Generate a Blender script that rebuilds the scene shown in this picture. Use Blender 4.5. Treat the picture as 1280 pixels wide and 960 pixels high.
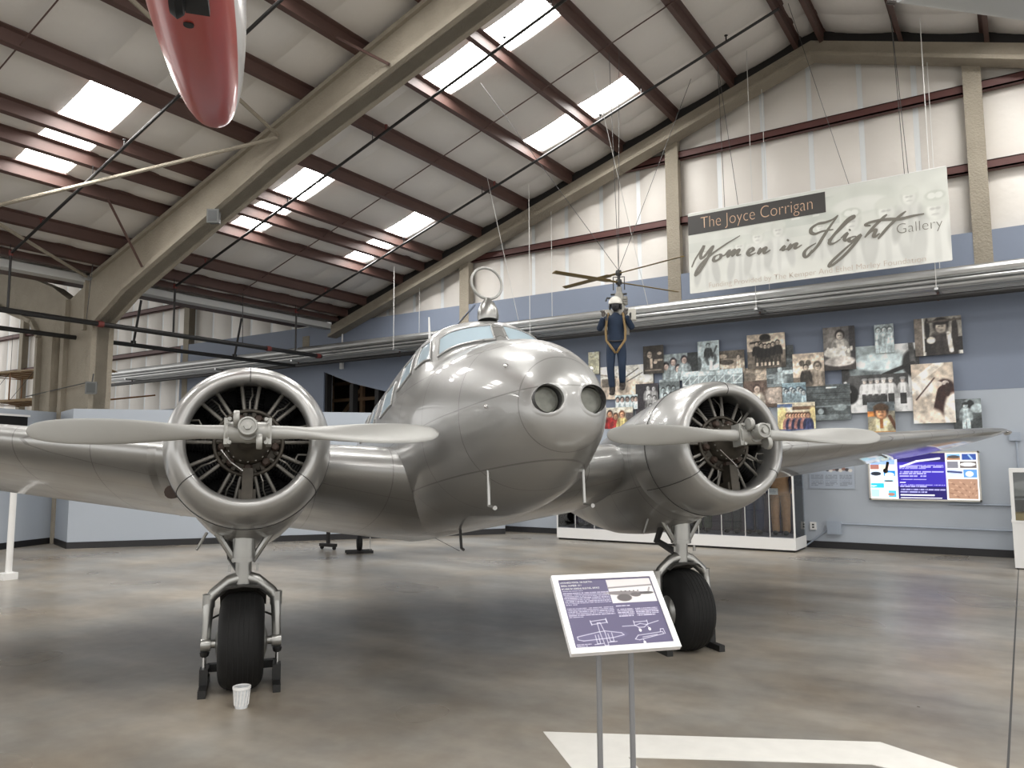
import bpy, bmesh, math, random
import numpy as np
from mathutils import Vector, Matrix

for _o in list(bpy.data.objects):
    bpy.data.objects.remove(_o)
SC = bpy.context.scene
COL = SC.collection
random.seed(7)
RNG = np.random.default_rng(11)
rad = math.radians

# ------------------------------------------------------------------ camera, world, lights, exposure
YAW, PITCH, ROLL, FPX = rad(33.26), rad(5.75), rad(-0.31), 971.0
_f = Vector((-math.sin(YAW) * math.cos(PITCH), math.cos(YAW) * math.cos(PITCH), math.sin(PITCH)))
_r = Vector((math.cos(YAW), math.sin(YAW), 0))
_u = _r.cross(_f)
_r2 = math.cos(ROLL) * _r + math.sin(ROLL) * _u
_u2 = -math.sin(ROLL) * _r + math.cos(ROLL) * _u
cam_data = bpy.data.cameras.new('camera')
cam = bpy.data.objects.new('camera', cam_data)
COL.objects.link(cam)
cam.matrix_world = Matrix(((_r2.x, _u2.x, -_f.x, 0), (_r2.y, _u2.y, -_f.y, 0), (_r2.z, _u2.z, -_f.z, 1.7), (0, 0, 0, 1)))
cam_data.sensor_fit = 'HORIZONTAL'
cam_data.sensor_width = 36.0
cam_data.lens = FPX / 1280 * 36.0
cam_data.clip_end = 200
SC.camera = cam

SKYLIGHT = 19.0
world = bpy.data.worlds.new('world')
SC.world = world
world.use_nodes = True
_bg = world.node_tree.nodes['Background']
_bg.inputs[0].default_value = (1.0, 0.985, 0.96, 1)
_bg.inputs[1].default_value = 1.15

SC.view_settings.view_transform = 'Standard'
SC.view_settings.look = 'None'
SC.view_settings.exposure = 0.7
SC.view_settings.gamma = 1
SC.view_settings.use_curve_mapping = False
try:
    SC.cycles.use_denoising = True
    SC.cycles.max_bounces = 8
    SC.cycles.diffuse_bounces = 4
    SC.cycles.glossy_bounces = 4
    SC.cycles.caustics_reflective = False
    SC.cycles.caustics_refractive = False
    SC.cycles.sample_clamp_indirect = 6.0
except Exception:
    pass

# ------------------------------------------------------------------ materials
MATS = {}


def srgb(r, g, b):
    def c(v):
        v /= 255.0
        return v / 12.92 if v <= 0.04045 else ((v + 0.055) / 1.055) ** 2.4
    return (c(r), c(g), c(b), 1.0)


def mat(name, col, rough=0.5, metal=0.0, noise=0.0, nscale=6.0, bump=0.0, bscale=30.0, coat=0.0, spec=0.5, emit=None, estr=0.0, detail=4.0):
    """plain node material with optional tonal noise and bump"""
    if name in MATS:
        return MATS[name]
    m = bpy.data.materials.new(name)
    m.use_nodes = True
    nt = m.node_tree
    b = nt.nodes['Principled BSDF']
    b.inputs['Base Color'].default_value = col
    b.inputs['Roughness'].default_value = rough
    b.inputs['Metallic'].default_value = metal
    b.inputs['Specular IOR Level'].default_value = spec
    if coat:
        b.inputs['Coat Weight'].default_value = coat
        b.inputs['Coat Roughness'].default_value = 0.06
    if emit:
        b.inputs['Emission Color'].default_value = emit
        b.inputs['Emission Strength'].default_value = estr
    tc = nt.nodes.new('ShaderNodeTexCoord')
    if noise:
        n = nt.nodes.new('ShaderNodeTexNoise')
        n.inputs['Scale'].default_value = nscale
        n.inputs['Detail'].default_value = detail
        nt.links.new(tc.outputs['Object'], n.inputs['Vector'])
        mx = nt.nodes.new('ShaderNodeMix')
        mx.data_type = 'RGBA'
        mx.inputs[6].default_value = tuple(max(0, c * (1 - noise)) for c in col[:3]) + (1,)
        mx.inputs[7].default_value = tuple(min(1, c * (1 + noise)) for c in col[:3]) + (1,)
        nt.links.new(n.outputs['Fac'], mx.inputs[0])
        nt.links.new(mx.outputs[2], b.inputs['Base Color'])
    if bump:
        n2 = nt.nodes.new('ShaderNodeTexNoise')
        n2.inputs['Scale'].default_value = bscale
        n2.inputs['Detail'].default_value = 3
        nt.links.new(tc.outputs['Object'], n2.inputs['Vector'])
        bp = nt.nodes.new('ShaderNodeBump')
        bp.inputs['Strength'].default_value = bump
        bp.inputs['Distance'].default_value = 0.02
        nt.links.new(n2.outputs['Fac'], bp.inputs['Height'])
        nt.links.new(bp.outputs[0], b.inputs['Normal'])
    MATS[name] = m
    return m


def mnode(nt, op, a, b=None, c=None):
    n = nt.nodes.new('ShaderNodeMath')
    n.operation = op
    for i, v in enumerate((a, b, c)):
        if v is None:
            continue
        if isinstance(v, (int, float)):
            n.inputs[i].default_value = v
        else:
            nt.links.new(v, n.inputs[i])
    return n.outputs[0]


def skin_material(name, seams, rivx, col=0.37, rough=0.36):
    """silver-painted aluminium: skin seams with rivet rows as fine relief"""
    m = bpy.data.materials.new(name)
    m.use_nodes = True
    nt = m.node_tree
    b = nt.nodes['Principled BSDF']
    b.inputs['Metallic'].default_value = 0.62
    b.inputs['Coat Weight'].default_value = 0.6
    b.inputs['Coat Roughness'].default_value = 0.07
    tc = nt.nodes.new('ShaderNodeTexCoord')
    n = nt.nodes.new('ShaderNodeTexNoise')
    n.inputs['Scale'].default_value = 2.2
    n.inputs['Detail'].default_value = 6
    nt.links.new(tc.outputs['Object'], n.inputs['Vector'])
    rmp = nt.nodes.new('ShaderNodeMapRange')
    rmp.inputs[1].default_value = 0.3
    rmp.inputs[2].default_value = 0.7
    rmp.inputs[3].default_value = rough - 0.05
    rmp.inputs[4].default_value = rough + 0.08
    nt.links.new(n.outputs['Fac'], rmp.inputs[0])
    nt.links.new(rmp.outputs[0], b.inputs['Roughness'])
    mx = nt.nodes.new('ShaderNodeMix')
    mx.data_type = 'RGBA'
    mx.inputs[6].default_value = (col * 0.93, col * 0.93, col * 0.91, 1)
    mx.inputs[7].default_value = (col * 1.05, col * 1.05, col * 1.03, 1)
    nt.links.new(n.outputs['Fac'], mx.inputs[0])
    rot = nt.nodes.new('ShaderNodeMapping')
    rot.vector_type = 'POINT'
    rot.inputs['Rotation'].default_value = (rad(8.0), 0, 0)
    nt.links.new(tc.outputs['Object'], rot.inputs['Vector'])
    sep = nt.nodes.new('ShaderNodeSeparateXYZ')
    nt.links.new(rot.outputs[0], sep.inputs[0])
    ax = {'X': sep.outputs[0], 'Y': sep.outputs[1], 'Z': sep.outputs[2]}
    line = None
    riv = None
    for axis, period, off, along in seams:
        v = mnode(nt, 'ADD', ax[axis], off)
        fr = mnode(nt, 'PINGPONG', v, period / 2)
        ln = mnode(nt, 'LESS_THAN', fr, 0.0042)
        line = ln if line is None else mnode(nt, 'MAXIMUM', line, ln)
        near = mnode(nt, 'COMPARE', fr, 0.016, 0.0045)
        dots = mnode(nt, 'LESS_THAN', mnode(nt, 'PINGPONG', ax[along], rivx / 2), rivx * 0.16)
        rv = mnode(nt, 'MULTIPLY', near, dots)
        riv = rv if riv is None else mnode(nt, 'MAXIMUM', riv, rv)
    h = mnode(nt, 'SUBTRACT', mnode(nt, 'MULTIPLY', riv, 1.6), line)
    n3 = nt.nodes.new('ShaderNodeTexNoise')
    n3.inputs['Scale'].default_value = 5.0
    n3.inputs['Detail'].default_value = 1.0
    nt.links.new(tc.outputs['Object'], n3.inputs['Vector'])
    h = mnode(nt, 'ADD', h, mnode(nt, 'MULTIPLY', n3.outputs['Fac'], 1.6))
    bp = nt.nodes.new('ShaderNodeBump')
    bp.inputs['Strength'].default_value = 0.35
    bp.inputs['Distance'].default_value = 0.004
    nt.links.new(h, bp.inputs['Height'])
    nt.links.new(bp.outputs[0], b.inputs['Normal'])
    mx2 = nt.nodes.new('ShaderNodeMix')
    mx2.data_type = 'RGBA'
    mx2.inputs[7].default_value = (0.2, 0.2, 0.19, 1)
    nt.links.new(mnode(nt, 'MULTIPLY', line, 0.75), mx2.inputs[0])
    nt.links.new(mx.outputs[2], mx2.inputs[6])
    nt.links.new(mx2.outputs[2], b.inputs['Base Color'])
    MATS[name] = m
    return m


def print_material():
    m = bpy.data.materials.new('printed_colours')
    m.use_nodes = True
    nt = m.node_tree
    at = nt.nodes.new('ShaderNodeAttribute')
    at.attribute_name = 'ink'
    b = nt.nodes['Principled BSDF']
    b.inputs['Roughness'].default_value = 0.45
    nt.links.new(at.outputs['Color'], b.inputs['Base Color'])
    MATS['print'] = m
    m2 = bpy.data.materials.new('backlit_colours')
    m2.use_nodes = True
    nt = m2.node_tree
    at = nt.nodes.new('ShaderNodeAttribute')
    at.attribute_name = 'ink'
    b = nt.nodes['Principled BSDF']
    b.inputs['Roughness'].default_value = 0.25
    nt.links.new(at.outputs['Color'], b.inputs['Base Color'])
    nt.links.new(at.outputs['Color'], b.inputs['Emission Color'])
    b.inputs['Emission Strength'].default_value = 0.75
    MATS['backlit'] = m2


print_material()

# ------------------------------------------------------------------ mesh builder
class MB:
    def __init__(self, T=None):
        self.v, self.f, self.mi, self.T = [], [], [], T

    def add(self, vs, fs, mi=0):
        o = len(self.v)
        self.v += [tuple(p) for p in vs]
        for f in fs:
            self.f.append(tuple(i + o for i in f))
            self.mi.append(mi)
        return self

    def box(self, x0, x1, y0, y1, z0, z1, mi=0, M=None):
        vs = [Vector(p) for p in ((x0, y0, z0), (x1, y0, z0), (x1, y1, z0), (x0, y1, z0), (x0, y0, z1), (x1, y0, z1), (x1, y1, z1), (x0, y1, z1))]
        if M is not None:
            vs = [M @ p for p in vs]
        return self.add(vs, [(0, 3, 2, 1), (4, 5, 6, 7), (0, 1, 5, 4), (1, 2, 6, 5), (2, 3, 7, 6), (3, 0, 4, 7)], mi)

    def beam(self, a, b, w, h, up=(0, 0, 1), mi=0):
        a, b = Vector(a), Vector(b)
        d = (b - a).normalized()
        s = d.cross(Vector(up))
        s = s.normalized() if s.length > 1e-6 else Vector((1, 0, 0))
        u = s.cross(d)
        vs = []
        for p in (a, b):
            for i, j in ((-1, -1), (1, -1), (1, 1), (-1, 1)):
                vs.append(p + s * (w / 2 * i) + u * (h / 2 * j))
        return self.add(vs, [(0, 1, 2, 3), (7, 6, 5, 4), (0, 4, 5, 1), (1, 5, 6, 2), (2, 6, 7, 3), (3, 7, 4, 0)], mi)

    def tube(self, pts, r, n=8, cap=True, closed=False, mi=0):
        pts = [Vector(p) for p in pts]
        k = len(pts)
        rr = r if isinstance(r, (list, tuple)) else [r] * k
        rings = []
        prev = None
        for i, p in enumerate(pts):
            if closed:
                d = pts[(i + 1) % k] - pts[i - 1]
            else:
                d = pts[min(i + 1, k - 1)] - pts[max(i - 1, 0)]
            d.normalize()
            if prev is None:
                t = Vector((0, 0, 1)) if abs(d.z) < 0.9 else Vector((1, 0, 0))
                s = d.cross(t).normalized()
            else:
                s = (prev - d * prev.dot(d))
                s = s.normalized() if s.length > 1e-6 else d.orthogonal().normalized()
            prev = s
            u = d.cross(s)
            rings.append([p + (s * math.cos(a) + u * math.sin(a)) * rr[i] for a in (2 * math.pi * j / n for j in range(n))])
        return self.loft(rings, cap, cap, mi=mi, closed=closed)

    def loft(self, rings, cap0=True, cap1=True, mi=0, closed=False):
        n = len(rings[0])
        o = len(self.v)
        for r in rings:
            self.v += [tuple(p) for p in r]
        k = len(rings)
        for i in range(k if closed else k - 1):
            for j in range(n):
                a, b2 = o + i * n + j, o + i * n + (j + 1) % n
                c, d = o + ((i + 1) % k) * n + (j + 1) % n, o + ((i + 1) % k) * n + j
                self.f.append((a, b2, c, d))
                self.mi.append(mi)
        if not closed:
            if cap0:
                self.f.append(tuple(o + j for j in range(n))[::-1])
                self.mi.append(mi)
            if cap1:
                self.f.append(tuple(o + (k - 1) * n + j for j in range(n)))
                self.mi.append(mi)
        return self

    def lathe(self, prof, o, axis='Z', n=24, cap=True, mi=0):
        """prof = [(radius, height)] about an axis through o"""
        o = Vector(o)
        rings = []
        for r, h in prof:
            ring = []
            for j in range(n):
                a = 2 * math.pi * j / n
                c, s = r * math.cos(a), r * math.sin(a)
                ring.append(o + Vector({'Z': (c, s, h), 'Y': (c, h, s), 'X': (h, c, s)}[axis]))
            rings.append(ring)
        return self.loft(rings, cap, cap, mi=mi)

    def ball(self, c, r, n=12, m=8, mi=0):
        rx, ry, rz = r if isinstance(r, (tuple, list)) else (r, r, r)
        rings = []
        for i in range(m + 1):
            a = math.pi * (0.02 + 0.96 * i / m)
            rings.append([(c[0] + rx * math.sin(a) * math.cos(t), c[1] + ry * math.sin(a) * math.sin(t), c[2] + rz * math.cos(a)) for t in (2 * math.pi * j / n for j in range(n))])
        return self.loft(rings, mi=mi)

    def prism(self, poly, vec, mi=0):
        vec = Vector(vec)
        a = [Vector(p) for p in poly]
        return self.loft([a, [p + vec for p in a]], mi=mi)

    def mesh(self, name, mats, smooth=None):
        me = bpy.data.meshes.new(name)
        vs = self.v
        if self.T is not None:
            vs = [tuple(self.T @ Vector(p)) for p in vs]
        me.from_pydata(vs, [], self.f)
        for m in (mats if isinstance(mats, (list, tuple)) else [mats]):
            me.materials.append(m)
        if any(self.mi):
            me.polygons.foreach_set('material_index', self.mi)
        bm = bmesh.new()
        bm.from_mesh(me)
        bmesh.ops.recalc_face_normals(bm, faces=bm.faces)
        bm.to_mesh(me)
        bm.free()
        if smooth is not None:
            me.polygons.foreach_set('use_smooth', [True] * len(me.polygons))
            me.set_sharp_from_angle(angle=rad(smooth))
        me.update()
        return me

    def build(self, name, mats, parent=None, smooth=None, loc=None, rot=None):
        return link(name, self.mesh(name, mats, smooth), parent, loc, rot)


def link(name, data, parent=None, loc=None, rot=None):
    o = bpy.data.objects.new(name, data)
    COL.objects.link(o)
    if parent is not None:
        o.parent = parent
    if loc is not None:
        o.location = loc
    if rot is not None:
        o.rotation_euler = rot
    return o


def tag(o, label, cat, group=None):
    o['label'] = label
    o['category'] = cat
    if group:
        o['group'] = group
    return o


def thing(name, label, cat, loc=(0, 0, 0), rotz=0.0, group=None):
    o = link(name, None, None, loc, (0, 0, rotz))
    o.empty_display_size = 0.2
    return tag(o, label, cat, group)


def struct(o):
    o['kind'] = 'structure'
    return o


def copy_tree(o, parent=None):
    c = o.copy()
    COL.objects.link(c)
    if parent is not None:
        c.parent = parent
    for ch in list(o.children):
        copy_tree(ch, c)
    return c


def pchip(xs, ys, x):
    xs, ys, x = np.asarray(xs, float), np.asarray(ys, float), np.asarray(x, float)
    h = np.diff(xs)
    d = np.diff(ys) / h
    m = np.zeros(len(xs))
    m[0], m[-1] = d[0], d[-1]
    for i in range(1, len(xs) - 1):
        if d[i - 1] * d[i] > 0:
            w1, w2 = 2 * h[i] + h[i - 1], h[i] + 2 * h[i - 1]
            m[i] = (w1 + w2) / (w1 / d[i - 1] + w2 / d[i])
    i = np.clip(np.searchsorted(xs, x) - 1, 0, len(xs) - 2)
    t = np.clip((x - xs[i]) / h[i], 0, 1)
    return ys[i] * (2 * t**3 - 3 * t**2 + 1) + h[i] * m[i] * (t**3 - 2 * t**2 + t) + ys[i + 1] * (-2 * t**3 + 3 * t**2) + h[i] * m[i + 1] * (t**3 - t**2)


# ------------------------------------------------------------------ flat print: a little painter
class Ink:
    def __init__(self, w, h, col):
        self.w, self.h = w, h
        self.fade = 1.0
        self.a = np.empty((h, w, 3))
        self.a[:] = np.array(col, float)
        self.yy, self.xx = np.mgrid[0:h, 0:w]
        self.X = (self.xx + 0.5) / w
        self.Y = (self.yy + 0.5) / h       # 0 = top

    def put(self, mask, col, al=1.0):
        k = (np.clip(mask, 0, 1) * al)[..., None]
        self.a = self.a * (1 - k) + np.array(col, float) * k
        return self

    def rect(self, x0, y0, x1, y1, col, al=1.0):
        return self.put(((self.X >= x0) & (self.X < x1) & (self.Y >= y0) & (self.Y < y1)).astype(float), col, al)

    def grad(self, y0, y1, c0, c1):
        t = np.clip((self.Y - y0) / (y1 - y0), 0, 1)[..., None]
        m = ((self.Y >= y0) & (self.Y <= y1))[..., None]
        g = np.array(c0, float) * (1 - t) + np.array(c1, float) * t
        self.a = np.where(m, g, self.a)
        return self

    def oval(self, cx, cy, rx, ry, col, al=1.0, rot=0.0, soft=0.25):
        asp = self.w / self.h
        dx, dy = (self.X - cx) * asp, (self.Y - cy)
        c, s = math.cos(rot), math.sin(rot)
        u, v = (dx * c + dy * s) / (rx * asp), (-dx * s + dy * c) / ry
        return self.put((1 + soft - np.sqrt(u * u + v * v)) / soft, col, al)

    def line(self, pts, wd, col, al=1.0):
        asp = self.w / self.h
        for (x0, y0), (x1, y1) in zip(pts[:-1], pts[1:]):
            ax, ay, bx, by = x0 * asp, y0, x1 * asp, y1
            px, py = self.X * asp, self.Y
            L2 = max((bx - ax) ** 2 + (by - ay) ** 2, 1e-9)
            t = np.clip(((px - ax) * (bx - ax) + (py - ay) * (by - ay)) / L2, 0, 1)
            d = np.hypot(px - ax - t * (bx - ax), py - ay - t * (by - ay))
            self.put((wd - d) * self.h + 0.5, col, al)
        return self

    def blotch(self, amp, cells):
        h2, w2 = max(2, cells), max(2, int(cells * self.w / self.h))
        g = RNG.normal(0, 1, (h2 + 1, w2 + 1))
        fy, fx = self.Y * h2 - 1e-6, self.X * w2 - 1e-6
        iy, ix = np.clip(fy.astype(int), 0, h2 - 1), np.clip(fx.astype(int), 0, w2 - 1)
        ty, tx = fy - iy, fx - ix
        v = g[iy, ix] * (1 - ty) * (1 - tx) + g[iy, ix + 1] * (1 - ty) * tx + g[iy + 1, ix] * ty * (1 - tx) + g[iy + 1, ix + 1] * ty * tx
        self.a = np.clip(self.a * (1 + amp * v[..., None]), 0, 255)
        return self

    def noise(self, amp, sz=4):
        h2, w2 = self.h // sz + 2, self.w // sz + 2
        g = RNG.normal(0, amp, (h2, w2))
        big = np.kron(g, np.ones((sz, sz)))[: self.h, : self.w]
        self.a = np.clip(self.a + big[..., None], 0, 255)
        return self

    def text_rows(self, x0, y0, x1, y1, n, col, al=0.8, last=0.6):
        for i in range(n):
            y = y0 + (y1 - y0) * i / n
            xe = x1 if i < n - 1 else x0 + (x1 - x0) * last
            m = (self.X >= x0) & (self.X < xe) & (self.Y >= y) & (self.Y < y + (y1 - y0) / n * 0.55)
            words = (RNG.random((1, self.w)) > 0.16).astype(float)
            self.put(m * words, col, al)
        return self

    def person(self, x, y, s, body=(60, 60, 60), skin=(205, 190, 175), hair=(50, 40, 38), legs=None, hat=None):
        """standing or half figure: head at (x, y), s = head height in picture heights"""
        asp = self.w / self.h
        q = s / asp
        f = lambda col, k: tuple(c * (1 - (1 - k) * self.fade) for c in col)
        dk = f(body, 0.72)
        self.oval(x, y + s * 2.0, q * 0.9, s * 1.25, body, soft=0.4)
        self.oval(x - q * 0.85, y + s * 2.0, q * 0.28, s * 1.0, dk, rot=0.15, soft=0.5)
        self.oval(x + q * 0.85, y + s * 2.0, q * 0.28, s * 1.0, dk, rot=-0.15, soft=0.5)
        self.oval(x, y + s * 2.2, q * 0.12, s * 1.0, dk, 0.5, soft=0.8)
        if legs is not None:
            self.rect(x - q * 0.7, y + s * 3.0, x - q * 0.08, y + s * 5.4, legs)
            self.rect(x + q * 0.08, y + s * 3.0, x + q * 0.7, y + s * 5.4, legs)
        self.oval(x, y - s * 0.05, q * 0.5, s * 0.58, hair, soft=0.35)
        self.oval(x - q * 0.03, y + s * 0.12, q * 0.33, s * 0.43, skin, soft=0.4)
        self.oval(x + q * 0.2, y + s * 0.15, q * 0.16, s * 0.34, f(skin, 0.72), 0.6, soft=0.9)
        if hat:
            self.oval(x, y - s * 0.36, q * 0.52, s * 0.26, hat, soft=0.35)
        for e in (-0.15, 0.1):
            self.oval(x + q * e, y + s * 0.05, q * 0.085, s * 0.05, f(skin, 0.45), 0.8, soft=0.9)
        self.oval(x - q * 0.02, y + s * 0.36, q * 0.13, s * 0.04, f(skin, 0.6), 0.8, soft=0.9)
        return self

    def lin(self):
        v = np.clip(self.a[::-1], 0, 255) / 255.0      # bottom row first
        return np.where(v <= 0.04045, v / 12.92, ((v + 0.055) / 1.055) ** 2.4)


def ink_mesh(name, ink, P0, U, V, material, thick=None, edge=None):
    """print spanning P0 + u*U + v*V; with thick it gets a board behind (direction -U x V)"""
    P0, U, V = (np.array(p, float) for p in (P0, U, V))
    w, h = ink.w, ink.h
    gu, gv = np.meshgrid(np.linspace(0, 1, w), np.linspace(0, 1, h))
    pts = P0 + gu[..., None] * U + gv[..., None] * V
    pts = pts.reshape(-1, 3)
    idx = np.arange(w * h).reshape(h, w)
    fs = np.stack([idx[:-1, :-1], idx[:-1, 1:], idx[1:, 1:], idx[1:, :-1]], -1).reshape(-1, 4)
    cols = np.ones((w * h, 4))
    cols[:, :3] = ink.lin().reshape(-1, 3)
    verts, faces, nf = pts.tolist(), fs.tolist(), len(fs)
    mi = [0] * nf
    if thick:
        n = np.cross(U, V)
        n /= np.linalg.norm(n)
        k = len(verts)
        c = [P0, P0 + U, P0 + U + V, P0 + V]
        verts += [list(p - n * 0.0005) for p in c] + [list(p - n * thick) for p in c]
        faces += [[k, k + 1, k + 5, k + 4], [k + 1, k + 2, k + 6, k + 5], [k + 2, k + 3, k + 7, k + 6], [k + 3, k, k + 4, k + 7], [k + 7, k + 6, k + 5, k + 4]]
        faces = [f if i < nf else f[::-1] for i, f in enumerate(faces)]
        mi += [1] * 5
        cols = np.vstack([cols, np.tile([0.2, 0.2, 0.2, 1], (8, 1))])
    me = bpy.data.meshes.new(name)
    me.from_pydata(verts, [], faces)
    me.materials.append(material)
    if thick:
        me.materials.append(edge)
        me.polygons.foreach_set('material_index', mi)
    at = me.color_attributes.new('ink', 'FLOAT_COLOR', 'POINT')
    at.data.foreach_set('color', cols.ravel())
    me.update()
    return me


def text_mesh(name, s, width, height, P0, U, V, material, parent, lift=0.004, thin=0.0):
    """lettering fitted to width x height, lower left at P0 on the plane (U, V)"""
    cu = bpy.data.curves.new(name, 'FONT')
    cu.body = s
    cu.size = 1.0
    cu.offset = thin
    tmp = bpy.data.objects.new(name, cu)
    COL.objects.link(tmp)
    dg = bpy.context.evaluated_depsgraph_get()
    dg.update()
    me = bpy.data.meshes.new_from_object(tmp.evaluated_get(dg))
    bpy.data.objects.remove(tmp)
    co = np.empty(len(me.vertices) * 3)
    me.vertices.foreach_get('co', co)
    co = co.reshape(-1, 3)
    mx = co[:, 0].min(), co[:, 0].max()
    u = (co[:, 0] - mx[0]) / (mx[1] - mx[0]) * width
    v = co[:, 1] * height / 0.7
    U, V, P0 = (np.array(p, float) for p in (U, V, P0))
    n = np.cross(U, V)
    out = P0 + u[:, None] * U + v[:, None] * V + n * lift
    me.vertices.foreach_set('co', out.ravel())
    me.materials.clear()
    me.materials.append(material)
    me.update()
    o = link(name, me, parent)
    o['kind'] = 'stuff'
    return o
# ------------------------------------------------------------------ the hangar
M_FIRE = mat('fireproofing', (0.33, 0.295, 0.235, 1), 0.9, noise=0.16, nscale=3, bump=0.9, bscale=28)
M_PURL = mat('primer_red_steel', (0.085, 0.045, 0.037, 1), 0.55, noise=0.2, nscale=2)
M_GIRT = mat('girt_red_steel', (0.10, 0.035, 0.03, 1), 0.55, noise=0.2, nscale=2)
M_INS = mat('white_vinyl_blanket', (0.74, 0.715, 0.68, 1), 0.45, noise=0.05, nscale=1.5, bump=0.35, bscale=7)
M_INSW = mat('white_wall_blanket', (0.76, 0.725, 0.675, 1), 0.45, noise=0.06, nscale=1.2, bump=0.3, bscale=6)
M_STRIP = mat('seam_strip_vinyl', (0.80, 0.83, 0.84, 1), 0.3)
M_BLACK = mat('black_closure', (0.012, 0.011, 0.011, 1), 0.7)
M_SKY = mat('skylight_acrylic', (0.9, 0.9, 0.9, 1), 0.4, emit=(1, 0.985, 0.955, 1), estr=SKYLIGHT)
M_ROOF = mat('roof_sheet', (0.5, 0.5, 0.5, 1), 0.6)
M_BLUED = mat('slate_blue_paint', srgb(126, 136, 154), 0.6, noise=0.05, nscale=1.5)
M_BLUEL = mat('pale_blue_paint', srgb(174, 182, 192), 0.6, noise=0.04, nscale=1.2)
M_BASE = mat('black_base', (0.012, 0.012, 0.014, 1), 0.45)
M_PIPE = mat('black_sprinkler_pipe', (0.012, 0.0115, 0.0115, 1), 0.45)
M_REDP = mat('red_coupling', (0.16, 0.03, 0.025, 1), 0.5)
M_GALV = mat('galvanised_pipe', (0.55, 0.56, 0.56, 1), 0.32, metal=0.9, noise=0.15, nscale=3)
M_WIRE = mat('steel_wire', (0.09, 0.09, 0.09, 1), 0.5, metal=0.5)
M_WWIRE = mat('white_cord', (0.7, 0.7, 0.68, 1), 0.6)
M_WHITE = mat('white_paint', (0.80, 0.80, 0.79, 1), 0.45)
M_GREYBOX = mat('grey_conduit_paint', srgb(160, 170, 184), 0.5)
M_DARKGREY = mat('dark_grey', (0.05, 0.05, 0.05, 1), 0.5)

RIDGE_X = -3.15


def zp(x):                      # underside of the purlins
    if x > RIDGE_X:
        x = 2 * RIDGE_X - x
    if x < -17.5:
        x = -35.0 - x
    return 9.75 + 0.328 * (x + 4.7)


# floor -------------------------------------------------------------
def floor_material():
    m = bpy.data.materials.new('stained_concrete')
    m.use_nodes = True
    nt = m.node_tree
    b = nt.nodes['Principled BSDF']
    tc = nt.nodes.new('ShaderNodeTexCoord')

    def noise(scale, detail, dist=0.0, vec=None, rough=0.55):
        n = nt.nodes.new('ShaderNodeTexNoise')
        n.inputs['Scale'].default_value = scale
        n.inputs['Detail'].default_value = detail
        n.inputs['Distortion'].default_value = dist
        n.inputs['Roughness'].default_value = rough
        nt.links.new(vec or tc.outputs['Object'], n.inputs['Vector'])
        return n.outputs['Fac']
    mp = nt.nodes.new('ShaderNodeMapping')
    mp.inputs['Rotation'].default_value = (0, 0, rad(-35))
    mp.inputs['Scale'].default_value = (0.35, 1.3, 1)
    nt.links.new(tc.outputs['Object'], mp.inputs['Vector'])
    big = noise(0.5, 5, 0.0)
    streak = noise(1.0, 5, 0.0, mp.outputs[0], 0.55)
    fine = noise(6, 6, 0.0)
    s = mnode(nt, 'ADD', mnode(nt, 'MULTIPLY', big, 0.42), mnode(nt, 'ADD', mnode(nt, 'MULTIPLY', streak, 0.42), mnode(nt, 'MULTIPLY', fine, 0.16)))
    cr = nt.nodes.new('ShaderNodeValToRGB')
    e = cr.color_ramp.elements
    e[0].position, e[0].color = 0.36, (0.15, 0.135, 0.117, 1)
    e[1].position, e[1].color = 0.64, (0.40, 0.375, 0.335, 1)
    x = e.new(0.5)
    x.color = (0.265, 0.245, 0.215, 1)
    nt.links.new(s, cr.inputs[0])
    # cooler and warmer patches
    pt = noise(0.9, 3, 0.0)
    mx = nt.nodes.new('ShaderNodeMix')
    mx.data_type = 'RGBA'
    mx.blend_type = 'MULTIPLY'
    mx.inputs[0].default_value = 1.0
    tn = nt.nodes.new('ShaderNodeValToRGB')
    tn.color_ramp.elements[0].position, tn.color_ramp.elements[0].color = 0.35, (0.94, 0.97, 1.0, 1)
    tn.color_ramp.elements[1].position, tn.color_ramp.elements[1].color = 0.65, (1.0, 0.93, 0.84, 1)
    nt.links.new(pt, tn.inputs[0])
    nt.links.new(cr.outputs[0], mx.inputs[6])
    nt.links.new(tn.outputs[0], mx.inputs[7])
    nt.links.new(mx.outputs[2], b.inputs['Base Color'])
    rr = nt.nodes.new('ShaderNodeMapRange')
    rr.inputs[1].default_value, rr.inputs[2].default_value = 0.3, 0.7
    rr.inputs[3].default_value, rr.inputs[4].default_value = 0.26, 0.36
    nt.links.new(noise(0.5, 1, 0.0), rr.inputs[0])
    nt.links.new(rr.outputs[0], b.inputs['Roughness'])
    return m


M_FLOOR = floor_material()
struct(MB().box(-44, 24, -26, 21, -0.2, 0).build('floor', M_FLOOR))
struct(MB().box(-0.185, -0.172, -8, 16.2, -0.002, 0.0015).build('trim_1', M_DARKGREY))
arrow = MB().prism([(-2.649, 4.377, 0.0), (-2.199, 3.947, 0.0), (-1.902, 4.163, 0.0), (-2.015, 4.272, 0.0), (-0.925, 4.853, 0.0), (-0.817, 4.907, 0.0), (-0.507, 4.87, 0.0), (-0.35, 5.08, 0.0), (-0.833, 5.312, 0.0)], (0, 0, 0.003))
tag(arrow.build('floor_marking', mat('floor_white_paint', (0.78, 0.77, 0.73, 1), 0.5, noise=0.08, nscale=9)), 'white painted bent floor marking on the concrete in front of the sign stand', 'floor marking')

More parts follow.
